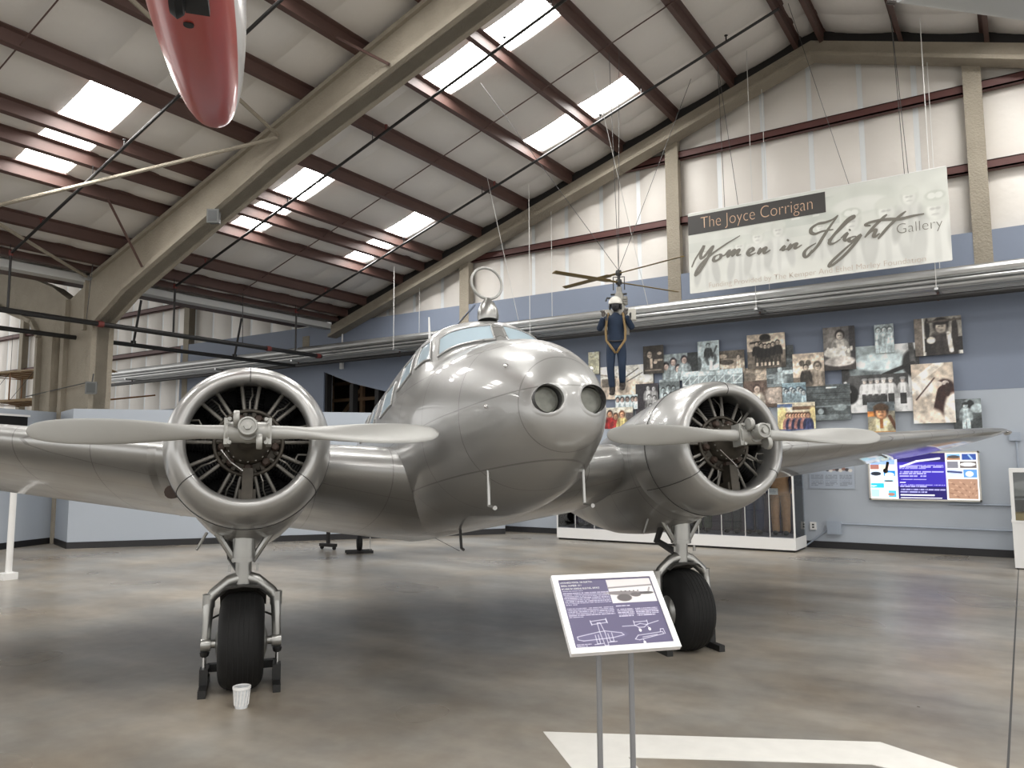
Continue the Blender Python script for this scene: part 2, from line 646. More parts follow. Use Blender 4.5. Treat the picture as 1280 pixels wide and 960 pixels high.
# end wall ----------------------------------------------------------
YB = 16.25                        # face of the blue wall
YM = 16.6                         # face of the white metal wall
SPLIT = 2.95
w = MB()
w.box(-24.6, -17.4, YB, 16.55, SPLIT, 5.85).box(-14.9, 9, YB, 16.55, SPLIT, 5.85)
w.prism([(-17.4, YB, 4.42), (-16.26, YB, 4.02), (-14.9, YB, 3.7), (-14.9, YB, 5.85), (-17.4, YB, 5.85)], (0, 0.3, 0))
w.box(-42, -24.6, 16.4, 16.55, SPLIT, 3.65)
w.box(-42, 9, 16.255, 16.55, 0, SPLIT, mi=1)
we = struct(w.build('wall_end', [M_BLUED, M_BLUEL]))
struct(MB().box(-42, 9, 16.225, 16.26, 0, 0.13).build('baseboard_end', M_BASE))
gb = MB().prism([(-14.8, YM, 0), (9, YM, 0), (9, YM, zp(9) + 0.3), (RIDGE_X, YM, zp(RIDGE_X) + 0.3), (-14.8, YM, zp(-14.8) + 0.3)], (0, 0.1, 0))
gb.prism([(-17.5, YM, 4.6), (-14.8, YM, 4.6), (-14.8, YM, zp(-14.8) + 0.3), (-17.5, YM, zp(-17.5) + 0.3)], (0, 0.1, 0))
gb.prism([(-42, YM, 0), (-17.5, YM, 0), (-17.5, YM, zp(-17.5) + 0.3), (-31.85, YM, zp(-31.85) + .3), (-42, YM, zp(-31.85) + .3)], (0, 0.1, 0))
wm = struct(gb.build('wall_gable', M_STRIP))


def ztop(x):
    return zp(x) + 0.02


def blanket(x0, x1, za0, za1, zb0, zb1, parent, y=YM):
    """one bulging insulation panel between two seams, lower edge za, upper edge zb"""
    n, m = 5, 4
    vs = []
    for j in range(m + 1):
        v = j / m
        for i in range(n + 1):
            u = i / n
            x = x0 + 0.05 + (x1 - x0 - 0.1) * u
            z = (za0 * (1 - u) + za1 * u) * (1 - v) + (zb0 * (1 - u) + zb1 * u) * v
            bulge = (max(0.0, math.sin(math.pi * u)) ** 0.5) * (0.35 + 0.65 * math.sin(math.pi * v) ** 0.5) * 0.085
            vs.append((x, y - 0.004 - bulge, z))
    fs = [(j * (n + 1) + i, j * (n + 1) + i + 1, (j + 1) * (n + 1) + i + 1, (j + 1) * (n + 1) + i) for j in range(m) for i in range(n)]
    b = MB()
    b.add(vs, fs)
    return b.build('insulation_panel', M_INSW, parent, smooth=60)


cols_x = [-42, -36.2, -30.2, -24.3, -18.2, -12.16, -6.3, -0.4, 5.4, 9]
for a, b in zip(cols_x[:-1], cols_x[1:]):
    k = max(1, round((b - a) / 0.95))
    for i in range(k):
        x0, x1 = a + (b - a) * i / k, a + (b - a) * (i + 1) / k
        left = x1 < -17.5
        rows = ([3.6, 5.78, 7.36] if x1 < -24 else [5.7, 7.36]) if left else [5.8, 7.1, 8.63]
        for r, z0 in enumerate(rows):
            z1 = rows[r + 1] if r + 1 < len(rows) else 99
            ta, tb = min(z1, ztop(x0)), min(z1, ztop(x1))
            if max(ta, tb) - z0 < 0.12 or min(ta, tb) < z0 - 0.3:
                continue
            blanket(x0, x1, z0, z0, max(ta, z0 + 0.02), max(tb, z0 + 0.02), wm)

for i, x in enumerate(cols_x[1:-1]):
    top = zp(x) - 0.2
    struct(MB().box(x - 0.12, x + 0.12, 16.28, 16.5, 3.0 if x < -24 else 5.0, top).box(x - 0.15, x + 0.15, 16.24, 16.3, 3.0 if x < -24 else 5.0, top).build('trim_%d' % (10 + i), M_FIRE))
gi = 30
for zg, x0, x1 in ((7.1, -16.2 + 2.5, 9), (8.63, -8.0, 5.2), (5.78, -42, -24.5), (7.36, -42, -19)):
    xs = [c for c in cols_x if x0 < c < x1]
    for a, b in zip([x0] + xs, xs + [x1]):
        g = MB().box(a + 0.13, b - 0.13, 16.36, 16.5, zg - 0.09, zg - 0.06).box(a + 0.13, b - 0.13, 16.36, 16.375, zg - 0.09, zg + 0.09).box(a + 0.13, b - 0.13, 16.36, 16.5, zg + 0.07, zg + 0.09)
        struct(g.build('trim_%d' % gi, M_GIRT))
        gi += 1

# rake beam along the gable and the black gap above it
def rake(x0, x1):
    p = MB()
    for (a, b, y0, y1) in ((-0.30, 0.0, 16.02, 16.3), (-0.36, -0.28, 15.9, 16.3)):
        p.prism([(x0, y0, zp(x0) + a), (x1, y0, zp(x1) + a), (x1, y0, zp(x1) + b), (x0, y0, zp(x0) + b)], (0, y1 - y0, 0))
    return p


rk = rake(-16.9, RIDGE_X)
rk2 = rake(RIDGE_X, 9)
rk.add(rk2.v, rk2.f)
struct(rk.build('trim_60', M_FIRE))
bk = MB()
for x0, x1 in ((-16.9, RIDGE_X), (RIDGE_X, 9)):
    bk.prism([(x0, 16.05, zp(x0)), (x1, 16.05, zp(x1)), (x1, 16.05, zp(x1) + 0.3), (x0, 16.05, zp(x0) + 0.3)], (0, 0.2, 0))
struct(bk.build('trim_61', M_BLACK))

# roof --------------------------------------------------------------
rf = MB()
for a, b in (((-17.5, zp(-17.5)), (RIDGE_X, zp(RIDGE_X))), ((RIDGE_X, zp(RIDGE_X)), (12, zp(12))), ((-17.5, zp(-17.5)), (-31.8, zp(-31.8))), ((-31.8, zp(-31.8)), (-44, zp(-31.8)))):
    rf.prism([(a[0], -12, a[1] + 0.42), (b[0], -12, b[1] + 0.42), (b[0], -12, b[1] + 0.5), (a[0], -12, a[1] + 0.5)], (0, 29, 0))
ceil = struct(rf.build('ceiling', M_ROOF))
pur = [-2.9, -3.4, -4.75, -6.07, -7.4, -8.75, -10.04, -11.45, -12.75, -13.36, -14.13, -15.5, -16.24]
pur_r = [-1.55, -0.16, 1.2, 2.55, 3.9, 5.25, 6.6, 8.0]
PD = 0.2


def purlin(x, sgn):
    z = zp(x)
    prof = [(0, 0), (0.085, 0.0), (0.085, 0.014), (0.014, 0.014), (0.014, PD - 0.014), (0.014, PD), (-0.075, PD), (-0.075, PD - 0.014), (0, PD - 0.014)]
    t = math.atan(0.328) * sgn
    pts = [(x + sgn * -1 * (u * math.cos(t)) * 1.0 + 0 * v, -11.5, z + v + abs(math.tan(t)) * 0 - u * 0.328 * 1) for u, v in prof]
    return MB().prism(pts, (0, 27.6, 0)).build('purlin', M_PURL, ceil)


for x in pur:
    purlin(x, 1)
for x in pur_r:
    purlin(x, -1)

ye = [-11.5, -10.1, -8.9, -7.7, -6.5, -5.6, -4.4, -3.2, -2.0, -1.15, 0.1, 1.2, 2.0, 2.85, 3.9, 5.0, 6.05, 6.9, 8.05, 9.2, 10.37, 11.2, 12.45, 13.75, 14.53, 15.3, 16.1]
sky_y = {6.05, 10.37, 13.75, 2.0, -2.0, -6.5}
sky_x = {(-7.4, -6.07), (-8.75, -7.4), (-12.75, -11.45), (-13.36, -12.75), (-14.13, -13.36)}
sky_xr = {(-0.16, 1.2), (1.2, 2.55), (5.25, 6.6)}
_cache = {}


def roof_cell(xa, xb, y0, y1, lit):
    """insulation panel (or skylight) between two purlins, sagging between them"""
    key = (round(xb - xa, 3), round(y1 - y0, 3), lit, xa > RIDGE_X)
    if key not in _cache:
        n, m = 6, 4
        dx, dy = xb - xa, y1 - y0
        sl = 0.328 if xb <= RIDGE_X + 0.5 else -0.328
        vs = []
        for j in range(m + 1):
            v = j / m
            for i in range(n + 1):
                u = i / n
                if lit:
                    z = 0.06
                else:
                    e = max(0.0, math.sin(math.pi * u)) ** 0.8
                    z = -0.11 * e * (0.3 + 0.7 * max(0.0, math.sin(math.pi * v)) ** 0.4)
                vs.append((dx * (-0.004 + 1.008 * u), -0.004 + (dy + 0.008) * v, sl * dx * u + z))
        fs = [(j * (n + 1) + i, j * (n + 1) + i + 1, (j + 1) * (n + 1) + i + 1, (j + 1) * (n + 1) + i) for j in range(m) for i in range(n)]
        b = MB()
        b.add(vs, fs)
        _cache[key] = b.mesh('skylight_panel' if lit else 'insulation_panel', M_SKY if lit else M_INS, 60)
    link('skylight_panel' if lit else 'insulation_panel', _cache[key], ceil, (xa, y0, zp(xa) + PD + 0.02))


pl = sorted(pur)
pl = [-17.2] + pl
for xa, xb in list(zip(pl[:-1], pl[1:])):
    for y0, y1 in zip(ye[:-1], ye[1:]):
        if y1 < 1 and not (y0 in sky_y):
            continue
        roof_cell(xa, xb, y0, y1, y0 in sky_y and (xa, xb) in sky_x)
pr = [-2.9] + pur_r
for xa, xb in zip(pr[:-1], pr[1:]):
    for y0, y1 in zip(ye[:-1], ye[1:]):
        if y1 < 1 and not (y0 in sky_y):
            continue
        roof_cell(xa, xb, y0, y1, y0 in sky_y and (xa, xb) in sky_xr)
# plain lining behind the camera
ln = MB()
for a, b in ((-17.2, -2.9), (-2.9, 8.0)):
    ln.prism([(a, -12, zp(a) + PD + 0.12), (b, -12, zp(b) + PD + 0.12), (b, -12, zp(b) + PD + 0.16), (a, -12, zp(a) + PD + 0.16)], (0, 13, 0))
ln.build('roof_lining', M_INS, ceil)
MB().box(-3.3, -3.0, 10.5, 13.2, zp(RIDGE_X) + 0.1, zp(RIDGE_X) + 0.16).build('ridge_vent', mat('vent_green', (0.3, 0.34, 0.3, 1), 0.5), ceil)

# valley gutter
struct(MB().box(-17.2, -16.9, -11, 16.1, 5.66, 5.82).build('trim_62', mat('gutter_grey', (0.62, 0.63, 0.62, 1), 0.5)))
struct(MB().box(-16.8, -16.6, -11, 16.1, 5.84, 5.97).box(-18.4, -17.2, -11, 16.1, 5.84, 5.9).build('trim_58', M_PURL))

# sag rods and sprinkler branches ----------------------------------
for y in (4.9, 12.38):
    a, b = (-16.2, y, zp(-16.2) + 0.07), (-3.0, y, zp(-3.0) + 0.07)
    MB().tube([a, b], 0.012, 6).build('sag_rod', M_PURL, ceil)


def branch(y, label, x0=-16.2, x1=-3.3):
    dz = -0.19
    t = tag(MB().tube([(x0, y, zp(x0) + dz), (x1, y, zp(x1) + dz)], 0.028, 8).build('sprinkler_branch', M_PIPE), label, 'pipe', 'sprinkler branch pipes under the purlins')
    k = x0 + 1.1
    while k < x1:
        MB().lathe([(0.014, 0), (0.014, 0.09), (0.035, 0.1), (0.035, 0.11)], (k, y, zp(k) + dz + 0.02), n=8).build('sprinkler_head', M_REDP if int(k) % 2 else M_PIPE, t)
        k += 2.7
    for x in pur[3::3]:
        MB().tube([(x, y, zp(x) + 0.01), (x, y, zp(x) + dz)], 0.008, 5).build('hanger_rod', M_PIPE, t)
    MB().tube([(x0, y, zp(x0) + dz), (x0, y, 4.72)], 0.024, 8).build('riser', M_PIPE, t)
    MB().lathe([(0.04, -0.05), (0.045, 0), (0.04, 0.05)], (x0, y, zp(x0) + dz), n=8).build('elbow', M_REDP, t)
    return t


branch(7.0, 'black sprinkler branch pipe nearest the camera, passing beside the red glider hull')
branch(10.5, 'black sprinkler branch pipe just beyond the large tan roof frame')
branch(14.1, 'black sprinkler branch pipe nearest the gable wall')

m1 = tag(MB().tube([(-16.2, -6, 4.66), (-16.2, 15.02, 4.66)], 0.055, 10).build('sprinkler_main', M_PIPE), 'long black sprinkler main crossing in front of the tan column', 'pipe')
for y in (8.8, 13.2, 14.9):
    MB().tube([(-16.2, y - 0.06, 4.66), (-16.2, y + 0.06, 4.66)], 0.07, 10).build('coupling', M_REDP, m1)
for y in (6.0, 12.4):
    MB().tube([(-16.2, y, 4.7), (-16.24, y, zp(-16.24) + 0.02)], 0.01, 5).build('hanger_rod', M_PIPE, m1)
m2 = tag(MB().tube([(-17.3, -6, 4.48), (-17.3, 15.02, 4.48)], 0.05, 10).build('sprinkler_main', M_PIPE), 'black sprinkler main running behind the tan column', 'pipe')
for y in (10.2, 13.0):
    MB().tube([(-17.3, y, 4.5), (-17.05, y, 5.52)], 0.028, 8).build('riser', M_PIPE, m2)
    MB().lathe([(0.06, -0.04), (0.06, 0.04)], (-17.3, y, 4.54), n=8).build('clamp', M_PIPE, m2)

# main frame -------------------------------------------------------
FY = 9.0


def frame():
    f = MB()
    low = [(-3.15, 9.5), (-6.15, 8.5), (-10.86, 7.03), (-15.4, 5.28), (-16.43, 4.72), (-16.5, 0)]
    top = [(-3.15, zp(-3.15)), (-17.6, zp(-17.5) - 0.25), (-17.6, 0)]
    # rafter and column web, left column half
    poly = low + [(-17.65, 0), (-17.65, 5.35), (-16.7, zp(-16.7) - 0.08)] + [(-3.15, zp(-3.15))]
    f.prism([(x, FY - 0.13, z) for x, z in poly], (0, 0.26, 0))
    # lower flange follows the underside
    for (xa, za), (xb, zb) in zip(low[:-1], low[1:]):
        d = Vector((xb - xa, 0, zb - za)).normalized()
        nrm = Vector((-d.z, 0, d.x)) if False else Vector((d.z, 0, -d.x))
        up = nrm * 0.1
        f.prism([(xa, FY - 0.24, za), (xb, FY - 0.24, zb), (xb + up.x, FY - 0.24, zb + up.z), (xa + up.x, FY - 0.24, za + up.z)], (0, 0.48, 0))
    # upper flange
    f.prism([(-3.15, FY - 0.2, zp(-3.15)), (-16.7, FY - 0.2, zp(-16.7)), (-16.7, FY - 0.2, zp(-16.7) - 0.08), (-3.15, FY - 0.2, zp(-3.15) - 0.08)], (0, 0.4, 0))
    # twin outer flange between the two spans
    f.box(-17.72, -17.58, FY - 0.24, FY + 0.24, 0, 5.35)
    # other span
    low2 = [(-18.8, 0), (-18.85, 4.6), (-19.2, 4.98), (-24.0, 6.5), (-31.8, 9.4)]
    f.prism([(x, FY - 0.13, z) for x, z in low2 + [(-31.8, 10.2), (-18.4, 5.75), (-17.72, 5.4), (-17.72, 0)]], (0, 0.26, 0))
    for (xa, za), (xb, zb) in zip(low2[:-1], low2[1:]):
        d = Vector((xb - xa, 0, zb - za)).normalized()
        up = Vector((d.z, 0, -d.x)) * 0.1
        f.prism([(xa, FY - 0.24, za), (xb, FY - 0.24, zb), (xb + up.x, FY - 0.24, zb + up.z), (xa + up.x, FY - 0.24, za + up.z)], (0, 0.48, 0))
    # right slope rafter
    f.prism([(-3.15, FY - 0.13, 9.5), (9, FY - 0.13, zp(9) - 0.75), (9, FY - 0.13, zp(9)), (-3.15, FY - 0.13, zp(-3.15))], (0, 0.26, 0))
    # stiffener ribs
    f.box(-18.1, -17.95, FY - 0.3, FY, 0, 4.6)
    f.box(-16.95, -16.87, FY - 0.2, FY, 4.6, 5.7)
    return f


struct(frame().build('trim_63', M_FIRE))


def roofpt(x, y, dz):
    return (x, y, zp(x) + dz)


for nm, a, b, r, m_ in (('a', roofpt(-10.7, 8.8, -0.35), roofpt(-16.0, 5.2, -0.25), 0.035, M_FIRE), ('b', roofpt(-10.7, 8.8, -0.3), roofpt(-9.3, 4.1, -0.1), 0.035, M_FIRE),
                    ('c', (-16.75, 8.75, 5.75), (-14.0, 4.2, 6.35), 0.035, M_FIRE), ):
    struct(MB().tube([a, b], r, 7).build({'a': 'trim_64', 'b': 'trim_65', 'c': 'trim_66'}[nm], m_))
struct(MB().tube([roofpt(-8.75, 8.3, 0.02), (-8.0, 8.72, 7.95)], 0.025, 6).build('trim_67', M_PURL))
struct(MB().tube([roofpt(-14.13, 7.7, 0.02), (-14.6, 8.72, 5.65)], 0.025, 6).build('trim_68', M_PURL))
struct(MB().tube([(-16.6, 8.72, 4.8), (-16.45, 8.72, 6.05)], 0.008, 5).build('trim_69', M_WIRE))


def flood(loc, label, rz):
    t = thing('floodlight', label, 'light', loc, rz)
    MB().box(-0.09, 0.09, -0.08, 0.07, -0.12, 0.1).box(-0.11, 0.11, -0.1, -0.08, -0.14, 0.12).build('lamp_housing', mat('lamp_grey', (0.12, 0.125, 0.12, 1), 0.5), t)
    MB().box(-0.08, 0.08, -0.107, -0.1, -0.11, 0.09).build('lens', mat('lamp_glass', (0.06, 0.065, 0.065, 1), 0.5), t)
    MB().tube([(0, 0, 0.1), (0, 0.05, 0.22), (0, 0.1, 0.3)], 0.015, 6).build('bracket', M_DARKGREY, t)
    return t


flood((-12.35, 8.75, 6.28), 'small grey floodlight hanging under the tan rafter', 0.6)
flood((-16.25, 8.72, 3.3), 'small grey floodlight fixed to the tan column above the partition', 0.9)
tag(MB().tube([(-19.0, 8.7, 3.25), (-16.5, 8.72, 3.42), (-16.2, 8.7, 3.4)], 0.012, 5).build('lamp_cable', M_WIRE), 'dark cable strung across the face of the tan column', 'cable')

# duct and conduit bundle along the end wall -------------------------
bundle = thing('pipe_rack', 'bundle of silver pipes and conduits running along the blue end wall', 'pipes', (0, 15.6, 4.6))
for i, (y, z, r) in enumerate(((-0.42, 0.33, 0.085), (-0.24, 0.30, 0.07), (-0.08, 0.28, 0.06), (0.07, 0.28, 0.06), (0.22, 0.28, 0.06), (0.37, 0.29, 0.07), (0.5, 0.28, 0.05), (-0.34, 0.14, 0.05), (-0.2, 0.12, 0.035), (-0.1, 0.12, 0.03), (0.1, 0.13, 0.045), (0.3, 0.13, 0.05), (-0.43, 0.2, 0.03))):
    MB().tube([(-27.7, y, z), (8.5, y, z)], r, 10).build('pipe', M_GALV, bundle)
MB().tube([(-27.7, -0.25, -0.06), (8.5, -0.25, -0.06)], 0.055, 10).build('lower_pipe', M_PIPE, bundle)['label'] = 'black lowest pipe of the bundle'
for x in (-26, -21, -17.5, -13.6, -9.4, -7.2, -4.2, -1.1, 2.3):
    MB().box(x - 0.03, x + 0.03, -0.52, 0.56, 0.03, 0.07).build('trapeze_bar', M_GALV, bundle)
    MB().box(x - 0.015, x + 0.015, -0.27, -0.23, -0.12, 0.05).build('clevis', M_PURL, bundle)
for x in (-13.6, -9.4, -4.2, -1.1):
    for y in (-0.5, 0.53):
        MB().tube([(x, y, 0.05), (x, y, zp(x) - 4.6 + 0.02)], 0.007, 5).build('hanger_rod', M_WWIRE, bundle)

# partition (angled low wall) ---------------------------------------
def wallseg(mb, a, b, th, z0, z1, mi=0):
    a, b = Vector((a[0], a[1], 0)), Vector((b[0], b[1], 0))
    d = (b - a).normalized()
    n = Vector((-d.y, d.x, 0)) * th
    return mb.prism([(a.x, a.y, z0), (b.x, b.y, z0), (b.x + n.x, b.y + n.y, z0), (a.x + n.x, a.y + n.y, z0)], (0, 0, z1 - z0), mi)


PA, PB, PC, PD_, PE = (-16.1, 4.0), (-17.8, 8.85), (-16.35, 8.42), (-10.45, 15.6), (-10.45, 16.25)
struct(wallseg(wallseg(wallseg(MB(), PA, PB, 0.2, 0, 2.85), PB, PC, 0.2, 0, 2.85), PC, PD_, 0.2, 0, 2.85).build('wall_left', M_BLUEL))
bb = MB()
for a, b in ((PA, PB), (PB, PC), (PC, PD_)):
    wallseg(bb, a, b, -0.015, 0, 0.13)
struct(bb.build('baseboard_left', M_BASE))

# opening in the end wall
op = MB()
for x in (-17.38, -16.3, -15.3):
    op.box(x - 0.07, x + 0.07, 16.3, 16.5, 2.95, 4.4 if x < -17 else (4.0 if x < -16 else 3.78))
struct(op.build('window_1', M_BLACK))
struct(MB().box(-27, -13, 19.6, 19.7, 0, 6).box(-27, -13, 16.7, 19.7, 5.4, 5.5).box(-27, -26.9, 16.7, 19.6, 0, 5.5).box(-13.1, -13, 16.7, 19.6, 0, 5.5).build('wall_store', mat('store_brown', (0.10, 0.065, 0.05, 1), 0.8, noise=0.3, nscale=3)))
tr = thing('timber_rack', 'tan timber framing seen through the dark opening in the end wall', 'rack', (-17.8, 18.2, 0))
M_TIMB = mat('tan_timber', (0.42, 0.27, 0.16, 1), 0.7, noise=0.2)
for x in (-1.3, 0.1, 1.2):
    MB().box(x - 0.06, x + 0.06, -0.06, 0.06, 0, 4.6).build('post', M_TIMB, tr)
for z in (3.2, 3.75, 4.3):
    MB().box(-1.5, 1.4, -0.09, 0.09, z - 0.05, z + 0.05).build('rail', M_TIMB, tr)
MB().beam((-1.3, 0, 2.8), (0.4, 0, 4.4), 0.08, 0.1).build('diagonal', M_TIMB, tr)
WINDOWS = [[(0.47, -0.05), (0.677, -0.7), (0.79, -0.6), (0.605, -0.04)], [(0.75, -0.79), (1.0, -0.915), (1.10, -0.72), (0.915, -0.665)], [(1.12, -0.95), (1.44, -1.08), (1.50, -0.84), (1.27, -0.76)], [(1.53, -1.22), (1.98, -1.32), (2.03, -1.02), (1.70, -0.96)],
           [(2.4, -1.32), (2.8, -1.34), (2.8, -1.05), (2.42, -1.03)], [(3.15, -1.34), (3.55, -1.34), (3.55, -1.05), (3.17, -1.05)]]
# ------------------------------------------------------------------ the twin engined aeroplane
HEAD = rad(51.0)
plane = thing('airplane', 'polished silver twin engined propeller aeroplane filling the hangar floor', 'airplane', (-3.885, 5.45, 0), HEAD)
TH = rad(8.0)
AC = Matrix.Translation((0, -1.17, 1.90)) @ Matrix.Rotation(-TH, 4, 'X')

SEAMS_F = [('Y', 0.62, 0.31, 'Z'), ('Z', 0.42, 0.24, 'Y')]
M_SKIN = skin_material('silver_skin', SEAMS_F, 0.05)
M_WING = skin_material('silver_wing_skin', [('X', 0.58, 0.2, 'Y'), ('Y', 0.42, 0.1, 'X')], 0.05)
M_COWL = skin_material('silver_cowl', [('Y', 3.0, 1.35, 'X')], 0.04, 0.41, 0.32)
M_PROP = mat('silver_blade_paint', (0.37, 0.37, 0.355, 1), 0.42, metal=0.35, noise=0.06, nscale=8)
M_HUBM = mat('silver_hub_paint', (0.36, 0.36, 0.34, 1), 0.4, metal=0.4)
M_PANE = mat('pale_window', srgb(172, 190, 200), 0.12, spec=0.6)
M_CHROME = mat('bright_steel', (0.7, 0.7, 0.7, 1), 0.22, metal=1.0)
M_SEAM = mat('seam_dark', (0.05, 0.05, 0.05, 1), 0.6)  # dark colour of the cowling joint lines
M_GEAR = mat('gear_silver', (0.36, 0.36, 0.345, 1), 0.3, metal=0.85, noise=0.1, nscale=8)
M_TIRE = mat('black_rubber', (0.009, 0.009, 0.009, 1), 0.62, noise=0.3, nscale=12, spec=0.25)
M_ENGB = mat('engine_black', (0.006, 0.006, 0.006, 1), 0.6)
M_CRANK = mat('crankcase_grime', (0.05, 0.043, 0.033, 1), 0.5, noise=0.75, nscale=16, metal=0.3)
M_TUBE = mat('pushrod_grey', (0.21, 0.20, 0.18, 1), 0.45, metal=0.3)
M_RUST = mat('rusty_brown', (0.045, 0.028, 0.02, 1), 0.7, noise=0.4, nscale=20)

# fuselage surface ---------------------------------------------------
YN = -0.93
FT = np.array([  # y, half width, top, bottom
    (-0.93, 0.0, 0.04, 0.02), (-0.90, 0.15, 0.19, -0.12), (-0.82, 0.255, 0.295, -0.215), (-0.70, 0.318, 0.405, -0.262), (-0.50, 0.402, 0.522, -0.328), (-0.2, 0.50, 0.65, -0.40),
    (0.1, 0.585, 0.733, -0.46), (0.485, 0.655, 0.805, -0.50), (0.8, 0.70, 0.86, -0.525), (1.2, 0.735, 0.95, -0.535), (1.6, 0.755, 1.04, -0.545), (2.2, 0.77, 1.13, -0.55),
    (3.2, 0.77, 1.17, -0.55), (4.5, 0.73, 1.14, -0.50), (6.0, 0.6, 1.05, -0.34), (7.5, 0.43, 0.93, -0.1), (9.0, 0.25, 0.79, 0.2), (10.2, 0.1, 0.68, 0.45), (10.6, 0.02, 0.6, 0.55)])
HUMP = np.array([(0.40, 0.0), (0.47, 0.06), (0.62, 0.20), (0.8, 0.25), (1.2, 0.20), (1.6, 0.12), (2.2, 0.04), (3.2, 0.0)])


def sect(y):
    s, ss = math.sqrt(max(y - YN, 0)), np.sqrt(FT[:, 0] - YN)
    return [float(pchip(ss, FT[:, k], s)) for k in (1, 2, 3)]


def nexp(y):
    return 2.0 + 0.35 * min(1, max(0, (y + 0.9) / 1.3))


def S(y, t):
    w, zt, zb = sect(y)
    n = nexp(y)
    zc = zb + 0.47 * (zt - zb)
    c, s = math.cos(t), math.sin(t)
    x = w * math.copysign(abs(s) ** (2 / n), s)
    h = (zt - zc) if c >= 0 else (zc - zb)
    z = zc + h * math.copysign(abs(c) ** (2 / n), c)
    a = abs((t + math.pi) % (2 * math.pi) - math.pi)
    k = min(1, max(0, (1.2 - a) / 0.75))
    k = k * k * (3 - 2 * k)
    yv = y - 0.42 * abs(x) * (1 if y < 1.6 else 1)
    if 0.4 < yv < 3.2:
        z += k * float(pchip(HUMP[:, 0], HUMP[:, 1], yv))
    return Vector((x, y, z))


def Sn(y, t, e=0.004):
    a = S(y + e, t) - S(y - e, t)
    b = S(y, t + e) - S(y, t - e)
    n = b.cross(a)
    n.normalize()
    p = S(y, t)
    _, zt, zb = sect(y)
    if n.dot(p - Vector((0, y + 0.3, (zt + zb) / 2))) < 0:
        n = -n
    return n


ys = [YN + 0.002 + 0.95 * (i / 34) ** 2 for i in range(35)] + list(np.linspace(0.06, 2.3, 64)) + list(np.linspace(2.45, 10.6, 34))
NT = 96
LIGHTS = [(-0.150, 0.062), (0.138, 0.062)]
LR = 0.098
fz = MB(AC)
ring = [[S(y, 2 * math.pi * j / NT) for j in range(NT)] for y in ys]
V0 = [p for r in ring for p in r]
F0 = []
for i in range(len(ys) - 1):
    for j in range(NT):
        q = (i * NT + j, i * NT + (j + 1) % NT, (i + 1) * NT + (j + 1) % NT, (i + 1) * NT + j)
        c = sum((V0[k] for k in q), Vector()) / 4
        if c.y < -0.5 and any(math.hypot(c.x - lx, c.z - lz) < LR + 0.004 for lx, lz in LIGHTS):
            continue
        F0.append(q)
F0.append(tuple(range(NT)))
F0.append(tuple((len(ys) - 1) * NT + j for j in range(NT)))
fz.add(V0, F0)
fus = fz.build('fuselage', M_SKIN, plane, smooth=50)


def nose_y(x, z):
    lo, hi = YN, 0.2
    for _ in range(40):
        y = (lo + hi) / 2
        w, zt, zb = sect(y)
        n = nexp(y)
        zc = zb + 0.47 * (zt - zb)
        h = (zt - zc) if z > zc else (zc - zb)
        if w > 1e-6 and h > 1e-6 and abs(x / w) ** n + abs((z - zc) / h) ** n < 1:
            hi = y
        else:
            lo = y
    return hi


for lx, lz in LIGHTS:
    r = MB(AC)
    N = 40
    rings = []
    for rr, off in ((LR - 0.010, 0.03), (LR - 0.009, 0.0), (LR - 0.004, -0.003), (LR + 0.006, -0.003), (LR + 0.03, 0.003)):
        rings.append([(lx + rr * math.cos(a), nose_y(lx + rr * math.cos(a), lz + rr * math.sin(a)) + off, lz + rr * math.sin(a)) for a in (2 * math.pi * j / N for j in range(N))])
    r.loft(rings, False, False)
    bez = r.build('landing_light', M_SKIN, fus, smooth=40)
    y0 = nose_y(lx, lz)
    cup = MB(AC).lathe([(LR - 0.008, 0.0), (LR - 0.01, 0.16), (0.0, 0.17)], (lx, y0 + 0.0, lz), 'Y', 32, cap=False)
    cup.build('light_well', M_DARKGREY, fus, smooth=40)['label'] = 'dark recessed landing light well in the nose'
    dish = MB(AC).lathe([(0.004, 0.10), (0.03, 0.095), (0.034, 0.08), (0.05, 0.075), (0.075, 0.052), (0.082, 0.04), (0.082, 0.055)], (lx, y0 + 0.02, lz), 'Y', 32)
    dish.build('lamp_reflector', mat('lamp_dish', (0.22, 0.225, 0.2, 1), 0.3, metal=0.6, noise=0.35, nscale=25), fus, smooth=40)['label'] = 'dull round landing lamp behind the nose glass'


def patch(c4, off, n=12, m=8, name='window_pane', material=None, parent=None):
    (a, b, c, d) = c4                     # (y, t): lower front, lower back, upper back, upper front
    vs = []
    for j in range(m + 1):
        v = j / m
        for i in range(n + 1):
            u = i / n
            y = (a[0] * (1 - u) + b[0] * u) * (1 - v) + (d[0] * (1 - u) + c[0] * u) * v
            t = (a[1] * (1 - u) + b[1] * u) * (1 - v) + (d[1] * (1 - u) + c[1] * u) * v
            vs.append(S(y, t) + Sn(y, t) * off)
    fs = [(j * (n + 1) + i, j * (n + 1) + i + 1, (j + 1) * (n + 1) + i + 1, (j + 1) * (n + 1) + i) for j in range(m) for i in range(n)]
    p = MB(AC)
    p.add(vs, fs)
    o = p.build(name, material, parent, smooth=60)
    edge = [vs[i] for i in range(n + 1)] + [vs[j * (n + 1) + n] for j in range(1, m + 1)] + [vs[m * (n + 1) + i] for i in range(n - 1, -1, -1)] + [vs[j * (n + 1)] for j in range(m - 1, 0, -1)]
    MB(AC).tube(edge, 0.011, 6, closed=True).build('window_frame', M_SKIN, parent, smooth=60)
    return o


for c4 in WINDOWS:
    for sgn in (1, -1):
        patch([(y, t * sgn) for y, t in c4], 0.006, material=M_PANE, parent=fus)

